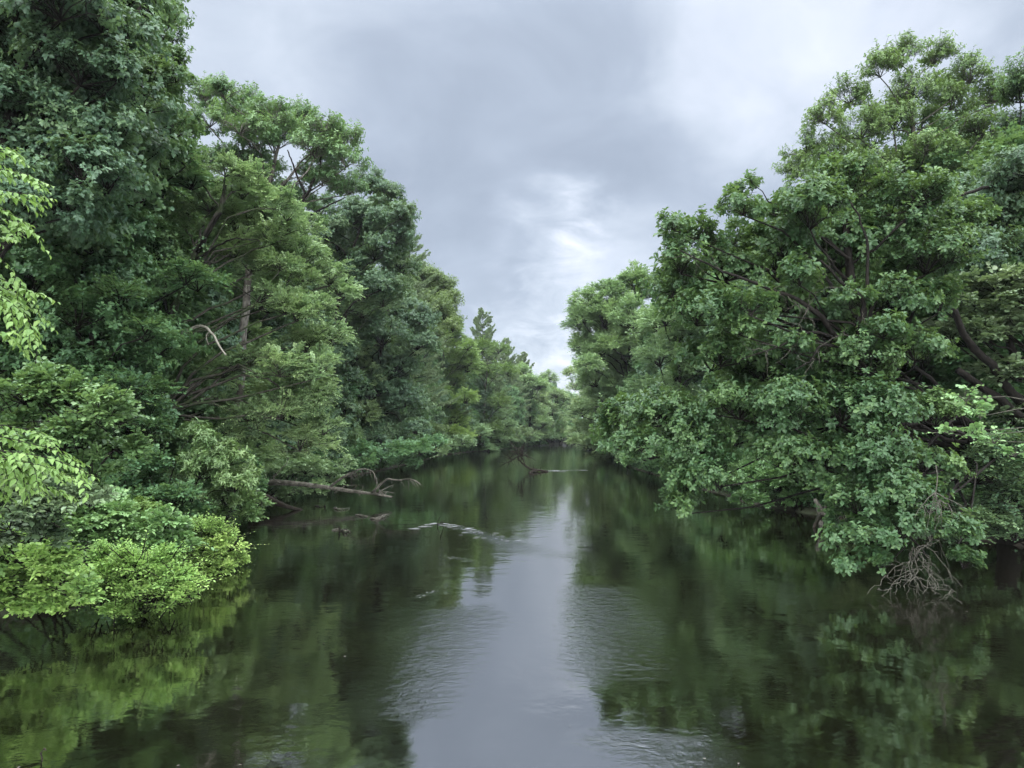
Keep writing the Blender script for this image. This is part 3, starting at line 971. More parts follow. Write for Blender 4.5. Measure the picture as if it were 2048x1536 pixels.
# ================================================================== right bank
make_tree('oak_tree', 'tall airy oak topping the right bank, billowing crown with sky showing through', 'tree', 'olive', 42,
          [(1805, 122, 36), (1865, 120, 34), (1760, 145, 36), (1940, 155, 40), (1990, 195, 38), (1700, 198, 36), (1830, 185, 42), (1900, 210, 38),
           (1652, 240, 34), (1612, 295, 32), (1720, 265, 46), (1790, 250, 42), (1850, 300, 36), (1960, 265, 40), (2010, 290, 34), (1670, 320, 42),
           (1602, 345, 34), (1760, 340, 50), (1850, 370, 46), (1940, 350, 36), (1690, 400, 46), (1900, 300, 22)],
          [(1835, 1000), (1835, 700), (1840, 450), (1830, 300), (1815, 180)], .34, 'grey', cover=.68, limb_scale=1.1, back_p=.3,
          extra=lambda root, foot, rng: extra_limbs(root, foot, rng, BARK['grey'],
              [([(1840, 470, 42), (1880, 360, 41.5), (1935, 230, 41)], .13, .03), ([(1838, 440, 42), (1800, 330, 42), (1770, 200, 42)], .12, .03),
               ([(1840, 500, 42), (1930, 380, 41), (1990, 260, 41)], .11, .03), ([(1838, 480, 42), (1760, 380, 42), (1680, 270, 42)], .12, .03)]))
make_tree('oak_tree', 'tree cut by the right edge beside the tall airy oak', 'tree', 'oak', 38,
          [(2040, 195, 40), (2060, 270, 55), (2030, 340, 42), (2080, 180, 60), (2075, 380, 60)],
          [(2090, 1000), (2080, 600), (2060, 300)], .3, 'dark', cover=.9)
make_tree('oak_tree', 'darker oak with one thick slanting limb, between the airy oak and the right edge', 'tree', 'oakdark', 31,
          [(1950, 420, 52), (2020, 420, 60), (1985, 510, 60), (2045, 530, 60), (1900, 390, 40), (1920, 490, 50), (1800, 430, 50), (1860, 460, 50),
           (1950, 580, 50), (2080, 450, 70), (2060, 340, 50), (1730, 470, 50)],
          [(2090, 1020), (2085, 700), (2070, 450), (2060, 340)], .3, 'dark',
          extra=lambda root, foot, rng: extra_limbs(root, foot, rng, BARK['dark'], [([(2080, 340, 31), (2000, 365, 30), (1900, 398, 29)], .13, .05)]))


def oak_limbs(root, foot, rng):
    limbs_ = extra_limbs(root, foot, rng, BARK['dark'], [
        ([(1740, 760, 24), (1715, 660, 23), (1728, 630, 22.8), (1724, 600, 22.6), (1690, 570, 22.5), (1640, 520, 22.5)], 0.111, 0.037),
        ([(1700, 720, 24), (1660, 655, 23), (1610, 610, 22.6), (1560, 585, 22.4), (1480, 560, 22.5), (1420, 530, 22.5), (1360, 500, 22.5)], 0.104, 0.022),
        ([(1690, 700, 24), (1650, 668, 22.8), (1600, 668, 22.3), (1560, 690, 22.2), (1480, 720, 22.5)], 0.074, 0.015),
        ([(1700, 700, 24), (1645, 690, 22.5), (1622, 720, 22.2), (1590, 740, 22)], 0.059, 0.015),
        ([(1720, 780, 24), (1620, 840, 24.5), (1480, 865, 25), (1380, 880, 25.5), (1280, 880, 26)], 0.104, 0.022),
        ([(1728, 640, 23), (1735, 540, 23), (1730, 470, 23), (1700, 400, 23)], 0.074, 0.022),
        ([(1750, 800, 24), (1800, 700, 24), (1850, 560, 24), (1860, 460, 24)], 0.089, 0.022),
        ([(1790, 800, 25), (1800, 950, 22.5), (1810, 1050, 21.5), (1850, 1110, 21)], 0.081, 0.022)])
    # dead side twigs on the bare inner limbs
    for i in range(34):
        P = limbs_[int(rng.choice([1, 1, 2, 2, 3, 0]))]
        m_ = MB()
        a_ = P[int(rng.integers(4, 13))]
        d_ = unit(rng.normal(0, 1, 3) + [-.5, 0, -.2]) * rng.uniform(.4, 1.2)
        Q, _ = limb(m_, rng, [a_, a_ + d_ * .5 + rng.normal(0, .08, 3), a_ + d_], .013, .004, 8, 4, .12)
        twiglets(m_, rng, Q, 2, .35, .006, -.1, .6)
        m_.build('dead_twig', BARK['twig'], root, foot)


make_tree('swamp_oak', 'huge leaning oak with coarse leaf rosettes and black crooked limbs, reaching over the right water', 'tree', 'oakbig', 24,
          [(1485, 420, 36), (1490, 385, 22), (1502, 362, 12), (1345, 452, 24), (1575, 440, 40), (1690, 395, 66), (1830, 400, 66), (1620, 440, 66), (1760, 460, 80), (1900, 450, 56),
           (1400, 480, 46), (1362, 535, 46), (1450, 545, 66), (1550, 530, 66), (1680, 520, 70), (1850, 530, 70), (1350, 590, 38),
           (1410, 620, 46), (1500, 620, 38), (1780, 610, 62), (1880, 610, 50), (1560, 600, 30),
           (1765, 665, 40, -1.2), (1700, 610, 34, -1.2), (1600, 560, 40, -1.5), (1480, 660, 36, -1.2), (1590, 700, 26, -1.5), (1440, 720, 46), (1530, 745, 66), (1625, 770, 60), (1740, 730, 66), (1830, 710, 52), (1680, 640, 28),
           (1250, 850, 40, 2), (1235, 890, 34, 2), (1335, 845, 54, 1.5), (1300, 905, 48, 1), (1400, 890, 60, 1), (1480, 820, 64, 0), (1380, 970, 48, 1),
           (1362, 1020, 30, .5), (1440, 960, 46, 0), (1570, 830, 70, -1), (1680, 830, 70, -1), (1780, 830, 70, -1), (1870, 840, 44, -1),
           (1560, 920, 52, -1), (1650, 925, 50, -1), (1750, 920, 66, -1.5), (1850, 930, 46, -1.5), (1780, 1005, 58, -2), (1715, 1015, 48, -2),
           (1800, 1068, 38, -2.5), (1890, 1060, 34, -3), (1925, 1130, 26, -3), (1735, 1080, 38, -2.5), (1700, 1140, 24, -3), (1765, 1135, 20, -3), (1930, 1070, 28, -3)],
          [(2025, 1085, 30), (1965, 905, 28.6), (1860, 835, 26.4), (1765, 780, 25), (1715, 680, 24), (1700, 560, 24), (1690, 440, 24)], .36, 'dark', extra=oak_limbs, jit=.05,
          cover=1.08)


def leaning(root, foot, rng):
    extra_limbs(root, foot, rng, BARK['dark'], [
        ([(2060, 850, 27.5), (2000, 800, 27), (1950, 765, 26.8), (1915, 740, 26.5)], .16, .12),
        ([(2070, 830, 27.8), (2020, 780, 27), (1975, 720, 26.6), (1940, 690, 26.3), (1905, 610, 26)], .19, .11),
        ([(2045, 760, 28), (2020, 690, 28), (2010, 640, 28)], .15, .12)])


make_tree('big_leaf_tree', 'bluish broad-leaved tree with several slanting trunks at the right edge', 'tree', 'blue', 27.5,
          [(1925, 585, 46), (2000, 575, 56), (1900, 670, 40), (1980, 670, 52), (2040, 650, 48), (2030, 750, 36), (2025, 835, 46), (1880, 600, 40),
           (2080, 600, 70), (1960, 640, 40)],
          [(2150, 1080, 28.5), (2120, 900, 28), (2080, 700), (2040, 600)], .26, 'dark', extra=leaning)
make_shrub('dark_bank_shrub', 'very dark shrub mass at the right edge above black water', 'shrub', 'maple', 26,
           [(1950, 950, 65), (2030, 990, 60), (1960, 1030, 52), (2030, 1070, 40), (1890, 1010, 50), (2000, 900, 55), (1920, 1080, 30)], leaf='oakdark', base_px=2040, tint_shift=.1)
make_shrub('wild_vine', 'light green vine leaves scattered over dead sticks at the right edge', 'vine', 'green', 18.5,
           [(1930, 795, 26), (1960, 830, 26), (1905, 860, 20), (1990, 880, 24), (1950, 870, 20), (2030, 905, 26)], leaf='green', base_px=2040, cover=.35, bark='twig', tint_shift=.1)
make_tree('feathery_tree', 'pale billowing tree right of the sky gap, round head against grey cloud', 'tree', 'feather', 96,
          [(1180, 600, 32), (1220, 582, 28), (1268, 566, 34), (1310, 580, 36), (1168, 640, 28), (1210, 645, 42), (1162, 690, 22), (1200, 705, 36),
           (1265, 645, 46), (1320, 660, 46), (1250, 725, 44), (1192, 765, 32), (1215, 800, 40), (1275, 780, 44), (1155, 610, 18), (1180, 730, 24), (1240, 610, 30), (1190, 670, 28), (1230, 690, 36), (1170, 760, 20)],
          [(1260, 950), (1262, 800), (1258, 680), (1245, 610)], .32, 'dark', tint_shift=.05, cover=1.5)
make_tree('dark_tree', 'darker green tree between the pale billowing tree and the leaning oak', 'tree', 'feather', 67,
          [(1330, 640, 42), (1380, 660, 46), (1320, 720, 46), (1390, 740, 46), (1300, 790, 46), (1360, 810, 50), (1290, 850, 36), (1340, 880, 40), (1420, 820, 50), (1430, 720, 50), (1380, 580, 40)],
          [(1360, 960), (1360, 800), (1360, 660)], .28, 'dark', tint_shift=-.18)
make_tree('willow', 'yellow-green willow-like tree trailing into the water at the far right bank', 'tree', 'feather', 126,
          [(1165, 825, 28), (1210, 812, 32), (1158, 862, 22), (1195, 860, 34), (1180, 895, 24), (1220, 895, 28), (1205, 918, 18), (1148, 885, 14), (1240, 850, 34)],
          [(1225, 930), (1215, 860), (1200, 820)], .22, 'dark', leaf='feather', tint_shift=.0)
make_tree('far_tree', 'thin light green tree with gaps, leaning into the sky gap from the right', 'tree', 'feather', 171,
          [(1140, 745, 13), (1160, 735, 14), (1180, 755, 16), (1150, 775, 14), (1175, 790, 16), (1195, 770, 16), (1160, 815, 16)],
          [(1195, 905), (1190, 820), (1170, 750)], .2, 'dark', cover=.7, tint_shift=.15)
make_shrub('bank_shrub', 'light green bush at the far waterline under the leaning oak boughs', 'shrub', 'green', 42,
           [(1440, 970, 36), (1500, 960, 40), (1560, 970, 40), (1620, 965, 36), (1530, 1000, 22), (1590, 1000, 22), (1480, 995, 20), (1690, 970, 40)], leaf='green', base_px=1560, tint_shift=-.15)
make_shrub('bank_shrub', 'fine-leaved bush standing in the water beside the broken stump', 'shrub', 'lime', 30,
           [(1690, 1000, 26), (1720, 1030, 24), (1700, 1060, 22), (1740, 1075, 18)], leaf='feather', base_px=1760, lod=.8)
make_shrub('bank_shrub', 'dark bush over the far right waterline behind the low oak boughs', 'shrub', 'green', 62,
           [(1290, 915, 26), (1330, 920, 28), (1370, 925, 30), (1260, 922, 18), (1420, 935, 30), (1480, 930, 30)], leaf='maple', base_px=1360)

# ---- woods behind the front rows: copies of four kinds
rng0 = np.random.default_rng(77)


def generic(name, style, leaf, seed, h, w, cover, n=34):
    rng = np.random.default_rng(seed)
    lob = []
    for i in range(n):
        f = .05 + .95 * (i + .5) / n
        rr = w * (min(1, .75 + f) * (1 - max(0, f - .55) / .46) ** .55) * rng.uniform(.3, .85)
        az = i * 2.4 + rng.normal(0, .3)
        lob.append((rr * math.cos(az), rr * math.sin(az), f * h * .93, w * rng.uniform(.30, .44)))
    wood, crown = MB(), MB()
    pts, rad = limb(wood, rng, [(0, 0, -.3), (rng.normal(0, .3), rng.normal(0, .3), h * .5), (0, 0, h * .92)], h * .014 + .06, .04, 20, 8, .03)
    limbs_to_lobes(wood, rng, pts, rad, lob)
    foliage(crown, wood, rng, lob, STYLES[style], 1.8, False, cover)
    root = empty(name, (0, 0, 0))
    wood.build('trunk', BARK['dark'], root)
    crown.build('crown', LEAF[leaf], root)
    tag(root, 'wood tree', 'tree')
    return root


KINDS = [generic('wood_tree', 'oak', 'oak', 1, 20, 4.8, 1.0), generic('wood_tree', 'maple', 'maple', 2, 17, 4.6, 1.1),
         generic('wood_tree', 'feather', 'feather', 3, 17, 4.4, .8), generic('wood_tree', 'oakdark', 'oakdark', 4, 19, 4.8, 1.0)]
LINE_X = [-600, 200, 335, 380, 400, 480, 600, 720, 800, 830, 870, 920, 960, 1000, 1070, 1130, 1138, 1150, 1200, 1310, 1340, 1540, 1580, 1700, 1850, 2000, 2400]
LINE_Y = [-300, -100, 30, 150, 190, 190, 225, 290, 420, 520, 575, 635, 680, 705, 742, 768, 768, 640, 605, 585, 470, 430, 290, 180, 115, 180, 100]


def top_at(x, y, half=3.2):
    """how high the wood stands at x, y (metres): the tree line falls away up the river"""
    px = 1024 + F * np.linspace(x - half, x + half, 9) / y
    return CAM_H + (862 - np.max(np.interp(px, LINE_X, LINE_Y))) / F * y


spots = []
y = 27.0
while y < 340:
    for sd, sg, BX, BY in (('left', -1, LB_X, LB_Y), ('right', 1, RB_X, RB_Y)):
        if sd == 'right' and (y > 265 or y < 30):
            continue
        xb = np.interp(y, BY, BX)
        for row, dx in enumerate((3.8, 9.0, 15.0, 22.0)):
            x = xb + sg * (dx + rng0.normal(0, .7))
            if (row == 3 and y > 75) or (row == 2 and y > 150) or abs(x) > .72 * y + 3:
                continue
            yy = y + rng0.normal(0, .8)
            h = min(top_at(x, yy) * .97, 25.0) * rng0.uniform(.86, 1.0) * (.8 if row == 0 else 1.0)
            if h < 4:
                continue
            spots.append((x, yy, h, sd))
    y += 4.6 + y * .020
used = [False] * 4
for i, (x, y, h, sd) in enumerate(spots):
    k = int(rng0.integers(0, 4))
    s2 = h / (20, 17, 17, 19)[k]
    s = float(np.clip(s2 * rng0.uniform(.9, 1.1), .6, 1.05))
    z = float(ground_z(x, y)) - .1
    if y < 60:
        lb = 'shaded tree deep in the %s, half hidden behind the front row' % ('left-bank wood' if sd == 'left' else 'right-bank wood')
        gp = 'shaded trees inside the %s bank wood' % sd
    else:
        lb = 'distant leafy tree in the unbroken row along the %s bank' % sd
        gp = 'distant trees lining the %s bank' % sd
    rz = rng0.uniform(0, 6.28)
    if not used[k]:
        used[k] = True
        o = KINDS[k]
        o.location = (x, y, z)
        o.rotation_euler = (0, 0, rz)
        o.scale = (s, s, s2)
        o['label'], o['group'] = lb, gp
    else:
        copy_tree(KINDS[k], (x, y, z), rz, (s, s2), lb, gp)
print('wood trees', len(spots))

# ---- bushes along the waterline: copies of two kinds


def generic_bush(style, leaf, seed, tint_shift=0.0):
    rng = np.random.default_rng(seed)
    lob = []
    for i in range(11):
        az, rr = i * 2.4, 1.9 * math.sqrt((i + .4) / 11)
        lob.append((rr * math.cos(az), rr * math.sin(az), .5 + 2.6 * (1 - (rr / 2.1) ** 2) * rng.uniform(.45, 1.0), rng.uniform(.65, 1.0)))
    wood, lf_ = MB(), MB()
    for x_, y_, z_, r_ in lob:
        limb(wood, rng, [(x_ * .2, y_ * .2, -.2), (x_ * .6, y_ * .6, z_ * .6), (x_, y_, z_)], .035, .008, 8, 5, .08)
    foliage(lf_, wood, rng, lob, STYLES[style], 1.5, False, 1.0, tint_shift)
    root = empty('bank_bush', (0, 0, 0))
    wood.build('stems', BARK['dark'], root)
    lf_.build('foliage', LEAF[leaf], root)
    tag(root, 'bush', 'bush')
    return root


BUSH = [generic_bush('green', 'maple', 51), generic_bush('feather', 'feather', 52, -.2), generic_bush('green', 'green', 53, -.25)]
bused = [False] * 3
bspots = []
for sd, sg, BX, BY, y0, y1 in (('left', -1, LB_X, LB_Y, 27.0, 340), ('right', 1, RB_X, RB_Y, 31.0, 262)):
    y = y0
    while y < y1:
        x = np.interp(y, BY, BX) + sg * rng0.uniform(.6, 1.6)
        if abs(x) < .72 * y + 2:
            bspots.append((x, y, rng0.uniform(.75, 1.2) * np.interp(y, [25, 50, 120, 300], [.7, 1.0, 1.5, 2.2]), sd))
        y += 2.6 + y * .022
for x, y, s, sd in bspots:
    k = int(rng0.integers(0, 3))
    lb = 'leafy bush in the continuous row at the %s bank waterline' % sd
    gp = 'bushes lining the %s bank waterline' % sd
    loc = (x, y, float(ground_z(x, y)) - .1)
    rz = rng0.uniform(0, 6.28)
    if not bused[k]:
        bused[k] = True
        o = BUSH[k]
        o.location, o.rotation_euler, o.scale = loc, (0, 0, rz), (s, s, s)
        o['label'], o['group'] = lb, gp
    else:
        copy_tree(BUSH[k], loc, rz, (s, s * rng0.uniform(.8, 1.2)), lb, gp)
print('bushes', len(bspots))

# ---- undergrowth on both banks (low leaves nobody could count)
rng = np.random.default_rng(9)
ug = MB()
N = 90000
yy = rng.uniform(0, 1, N) ** 1.6 * 230 + 12
sd = rng.random(N) < .5
off = rng.exponential(3.2, N) + .15
xx = np.where(sd, np.interp(yy, LB_Y, LB_X) - off, np.interp(yy, RB_Y, RB_X) + off)
zz = ground_z(xx, yy)
hh = (.25 + .9 * (np.sin(xx * 1.3 + yy * .7) * np.sin(yy * .9 - xx * .4) * .5 + .5)) * rng.uniform(.05, 1, N)
pos = np.stack([xx, yy, zz + hh], 1)
dd = rand_dirs(rng, N) * [1, 1, .5]
leaves(ug, pos, dd, rand_dirs(rng, N) * .5 + [0, 0, 1], .16 * (1 + yy / 80) * rng.uniform(.6, 1.2, N), .6, OVAL, np.clip(.4 + rng.normal(0, .2, N), 0, 1))
und = ug.build('undergrowth', LEAF['maple'])
tag(und, 'low leafy undergrowth covering both river banks beneath the trees', 'undergrowth', kind='stuff')

# ---- sky sparkle on the riffle modelled as white flecks; white wake behind the snag
mf, q, out = new_mat('foam_sparkle_white')
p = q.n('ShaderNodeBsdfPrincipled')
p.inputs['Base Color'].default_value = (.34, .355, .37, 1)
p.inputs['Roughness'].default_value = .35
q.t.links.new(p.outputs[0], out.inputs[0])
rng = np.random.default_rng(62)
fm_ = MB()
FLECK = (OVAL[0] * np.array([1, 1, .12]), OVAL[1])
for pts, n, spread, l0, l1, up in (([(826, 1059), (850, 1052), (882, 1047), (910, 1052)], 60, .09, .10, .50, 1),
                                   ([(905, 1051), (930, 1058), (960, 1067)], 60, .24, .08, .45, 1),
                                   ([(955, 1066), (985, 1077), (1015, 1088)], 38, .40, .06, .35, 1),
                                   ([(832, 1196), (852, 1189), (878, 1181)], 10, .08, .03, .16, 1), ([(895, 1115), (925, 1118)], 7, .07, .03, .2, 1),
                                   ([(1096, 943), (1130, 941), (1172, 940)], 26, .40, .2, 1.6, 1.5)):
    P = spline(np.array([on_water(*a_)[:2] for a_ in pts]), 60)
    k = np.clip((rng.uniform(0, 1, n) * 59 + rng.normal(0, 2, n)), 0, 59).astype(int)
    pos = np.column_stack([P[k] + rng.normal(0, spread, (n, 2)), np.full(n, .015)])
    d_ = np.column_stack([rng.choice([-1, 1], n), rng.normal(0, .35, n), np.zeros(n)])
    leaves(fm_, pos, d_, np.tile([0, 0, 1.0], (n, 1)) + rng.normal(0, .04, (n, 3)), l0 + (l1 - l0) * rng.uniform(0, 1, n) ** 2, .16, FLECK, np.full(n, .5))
foam_sparkle_o = fm_.build('foam', mf)
tag(foam_sparkle_o, 'sky sparkle drawn as white flecks on the mid-river riffle, and the snag wake', 'foam', kind='stuff')

# ---- small leaves and flecks drifting on the river
rng = np.random.default_rng(61)
fl = MB()
n = 150
yy = 10 + rng.uniform(0, 1, n) ** 1.5 * 80
xx = np.interp(yy, LB_Y, LB_X) + 1 + rng.uniform(0, 1, n) * (np.interp(yy, RB_Y, RB_X) - np.interp(yy, LB_Y, LB_X) - 3)
a_ = rng.uniform(0, 6.28, n)
leaves(fl, np.stack([xx, yy, np.full(n, .012)], 1), np.stack([np.cos(a_), np.sin(a_), 0 * a_], 1), np.tile([0, 0, 1.0], (n, 1)) + rng.normal(0, .1, (n, 3)),
       rng.uniform(.015, .055, n) * (1 + yy / 70), .5, OVAL, rng.uniform(0, 1, n))
fl_o = fl.build('floating_leaves', BARK['pale'])
tag(fl_o, 'pale leaf flecks drifting on the dark river', 'leaves', kind='stuff')

# ================================================================== near elm spray at the left edge
rng = np.random.default_rng(21)
wood, lf = MB(), MB()
ED = 5.6
foot = np.array([-6.6, 5.4, 0.0])
foot[2] = float(ground_z(foot[0], foot[1])) - .1
tr, _ = limb(wood, rng, [foot, foot + [.1, .1, 3.0], foot + [.5, .1, 5.2], foot + [1.0, .2, 8.0]], .09, .03, 16, 8, .02)


def spray(pts, r0=.006, side_n=7, sl=(.18, .42)):
    P, _ = limb(wood, rng, pts, r0, .0018, 14, 5, .03)
    shoots = [P]
    for i in range(side_n):
        k = int(rng.integers(2, 12))
        t = unit(P[min(k + 1, 13)] - P[k - 1])
        s_ = unit(np.cross(t, [0, 0, 1]) * rng.choice([-1, 1]) + rng.normal(0, .3, 3))
        L = rng.uniform(*sl)
        e = P[k] + unit(t * .8 + s_ * .7) * L + np.array([0, 0, -.35 * L])
        Q, _ = limb(wood, rng, [P[k], (P[k] + e) / 2 + [0, 0, .05 * L], e], r0 * .5, .0012, 10, 4, .03)
        shoots.append(Q)
    for Q in shoots:
        L = np.linalg.norm(np.diff(Q, axis=0), axis=1).sum()
        n = max(5, int(L / .032))
        u = np.linspace(.08, 1, n)
        q_ = np.stack([np.interp(u, np.linspace(0, 1, len(Q)), Q[:, a]) for a in range(3)], 1)
        t = unit(np.gradient(q_, axis=0))
        sgn = np.where(np.arange(n) % 2, 1., -1.)[:, None]
        s_ = unit(np.cross(t, np.array([0, 0, 1.])))
        d_ = unit(t * .65 + s_ * sgn * .7 + np.array([0, 0, -.45]) + rng.normal(0, .18, (n, 3)))
        nn = np.array([0, 0, 1.]) + t * .35 + rng.normal(0, .25, (n, 3))
        sz = .076 * rng.uniform(.7, 1.15, n) * (1.05 - .4 * u ** 3)
        leaves(lf, q_, d_, nn, sz, .62, POINTED, np.clip(.42 + .25 * u ** 2 + rng.normal(0, .14, n), 0, 1))


def nr(px, py, d=ED):
    return at(px, py, d)


for pts, sn in (([(-160, 330), (-60, 300), (0, 300), (40, 297)], 4),
                ([(-140, 380), (-40, 340), (40, 345), (104, 372)], 7),
                ([(-140, 420), (-40, 380), (50, 388), (108, 398)], 7),
                ([(-140, 440), (-50, 410), (20, 425), (82, 476)], 7),
                ([(-140, 480), (-60, 430), (20, 440), (60, 450)], 6),
                ([(-140, 490), (-70, 470), (-10, 510), (40, 560), (38, 590)], 7),
                ([(-140, 560), (-50, 540), (40, 575), (90, 590)], 7),
                ([(-140, 600), (-50, 560), (50, 600), (110, 660)], 9),
                ([(-140, 620), (-50, 580), (30, 610), (85, 690)], 9),
                ([(-140, 690), (-60, 660), (0, 665), (28, 685)], 4)):
    dd_ = rng.uniform(-.35, .35)
    spray([nr(a, b_, ED + dd_) for a, b_ in pts], .007, sn + 1, (.10, .24))
    spray([nr(a - rng.uniform(20, 45), b_ + rng.uniform(-12, 30), ED + dd_ + .25) for a, b_ in pts], .006, sn, (.10, .22))
for pts, sn in (([(-140, 880), (-40, 850), (60, 860), (118, 880)], 8),
                ([(-140, 900), (-30, 870), (90, 895), (160, 930)], 9),
                ([(-140, 930), (-30, 900), (110, 920), (192, 955)], 9),
                ([(-140, 950), (-30, 920), (80, 930), (150, 965)], 9),
                ([(-140, 940), (-30, 910), (30, 930), (70, 985)], 8),
                ([(-140, 990), (-60, 970), (-10, 980), (12, 1000)], 3)):
    dd_ = rng.uniform(-.35, .35)
    spray([nr(a, b_, ED + .2 + dd_) for a, b_ in pts], .007, sn + 1, (.12, .28))
    spray([nr(a - rng.uniform(20, 50), b_ + rng.uniform(-10, 30), ED + dd_ + .45) for a, b_ in pts], .006, sn, (.12, .26))
# boughs joining the sprays to the stem outside the view
for z_, k in ((330, 0), (420, 0), (480, 0), (560, 0), (620, 0), (900, 0), (950, 0), (690, 0)):
    e = nr(-140, z_)
    i = int(np.argmin(np.abs(tr[:, 2] - (e[2] - .3))))
    limb(wood, rng, [tr[i], (tr[i] + e) / 2 + [0, 0, .1], e], .018, .007, 10, 6, .03)
root = empty('young_elm', foot)
wood.build('trunk', BARK['dark'], root, foot)
lf.build('crown', LEAF['elm'], root, foot)
tag(root, 'bright yellow-green drooping elm twigs with toothed leaves, close at the left edge', 'tree')


# ================================================================== fallen wood
def wood_thing(name, label, cat, mat, builder, seed, loc):
    rng = np.random.default_rng(seed)
    root_mb = {}
    loc = np.array(loc, float)
    root = empty(name, loc)
    parts = builder(rng)
    for nm, m_, mt in parts:
        m_.build(nm, BARK[mt], root, loc)
    tag(root, label, cat)
    return root


def fallen_log(rng):
    a, b1, b2 = MB(), MB(), MB()
    P, r = limb(a, rng, [at(528, 968, 47), at(555, 965, 46.6), at(600, 968, 46.2), at(660, 976, 46), at(710, 983, 45.8), at(750, 988, 45.6), at(784, 994, 45.4)],
                .23, .06, 26, 10, .02)
    for i in range(26):                                     # snapped branch stubs
        k = int(rng.integers(3, 24))
        d = unit(rng.normal(0, 1, 3) + [.5, 0, .2]) * rng.uniform(.18, .5)
        limb(a, rng, [P[k], P[k] + d], .045, .02, 4, 6, .02)
    for pts, r0 in (([(745, 986), (770, 984), (790, 986)], .04), ([(755, 985), (775, 975), (787, 970)], .04), ([(735, 985), (760, 993), (780, 994)], .035),
                    ([(560, 965), (548, 955), (570, 930), (578, 915)], .05), ([(683, 978), (690, 970)], .05)):
        limb(a, rng, [at(x, y, 45.7) for x, y in pts], r0, .015, 8, 6, .04)
    Q, _ = limb(b1, rng, [at(660, 974, 46), at(685, 955, 45.6), at(705, 945, 45.3), at(725, 938, 45), at(745, 943, 44.8), at(752, 956, 44.7)], .085, .022, 20, 6, .03)
    limb(b1, rng, [at(688, 953, 45.6), at(712, 946, 45.4), at(722, 947, 45.2)], .03, .01, 8, 5, .03)
    twiglets(b1, rng, Q, 14, .6, .022, -.8, .35)
    Q, _ = limb(b2, rng, [at(745, 985, 45.6), at(762, 968, 45.3), at(776, 958, 45), at(795, 961, 44.8), at(815, 958, 44.6), at(832, 962, 44.5), at(842, 972, 44.4)], .085, .022, 22, 6, .03)
    twiglets(b2, rng, Q, 10, .65, .022, -.7, .35)
    limb(b2, rng, [at(690, 972, 45.6), at(710, 970, 45.4), at(728, 972, 45.2)], .025, .01, 8, 5, .04)
    return [('trunk', a, 'dead'), ('bough', b1, 'dead'), ('bough', b2, 'dead')]


wood_thing('fallen_log', 'bare fallen trunk jutting from the left bank over the water, two arching boughs', 'fallen log', None, fallen_log, 31, at(545, 966, 46.8))


def sunk_log(rng):
    a = MB()
    limb(a, rng, [at(505, 985, 43), at(540, 1000, 42.5), at(570, 1012, 42), on_water(604, 1021, -.05)], .3, .08, 18, 10, .03)
    return [('trunk', a, 'wet')]


wood_thing('sunken_log', 'dark wet log sliding into the water below the fallen trunk', 'log', None, sunk_log, 32, on_water(560, 1022))


def snag(rng):
    a, b1 = MB(), MB()
    P, _ = limb(a, rng, [on_water(1058, 947, -.05), at(1075, 941, 82), at(1088, 941, 82), on_water(1098, 945, -.08)], .13, .07, 14, 8, .10)
    for i in range(14):
        k = int(rng.integers(1, 13))
        d = unit(rng.normal(0, 1, 3) + [0, 0, .6]) * rng.uniform(.3, .8)
        limb(a, rng, [P[k], P[k] + d * .6, P[k] + d], .05, .02, 5, 5, .05)
    Q, _ = limb(b1, rng, [at(1075, 941, 82), at(1058, 936, 82), at(1042, 924, 82), at(1034, 914, 82)], .15, .07, 14, 6, .05)
    for e in ((1018, 916), (1026, 902), (1042, 896), (1030, 893), (1012, 926), (1046, 906), (1056, 912)):
        k = int(rng.integers(5, 14))
        E = at(*e, 82 + rng.normal(0, .5))
        S_, _ = limb(b1, rng, [Q[k], (Q[k] + E) / 2 + rng.normal(0, .12, 3), E], .07, .03, 9, 5, .08)
        twiglets(b1, rng, S_, 12, 1.2, .032, .0, .7)
    return [('trunk', a, 'wet'), ('bough', b1, 'wet')]


wood_thing('river_snag', 'broken branch snagged in mid-river, thin dark twigs fanning up to the left', 'snag', None, snag, 33, on_water(1078, 944))


def stump(rng):
    a, b1 = MB(), MB()
    limb(a, rng, [on_water(1652, 1058, -.2), at(1650, 1040, 36), at(1640, 1020, 36), at(1630, 998, 36)], .42, .08, 14, 9, .06)
    limb(a, rng, [at(1646, 1030, 36), at(1652, 1012, 36)], .14, .05, 6, 7, .05)
    for e in ((1690, 1040), (1680, 1062), (1700, 1052), (1625, 1056)):
        E = on_water(*e, .0)
        S0 = at(1652, 1040, 36)
        limb(b1, rng, [S0, (S0 + E) / 2 + [0, 0, .3], E - [0, 0, .15]], .16, .07, 10, 7, .06)
    return [('trunk', a, 'dead'), ('root', b1, 'wet')]


wood_thing('broken_stump', 'jagged dark stump with splayed roots at the right waterline, under the oak boughs', 'stump', None, stump, 34, on_water(1650, 1058))


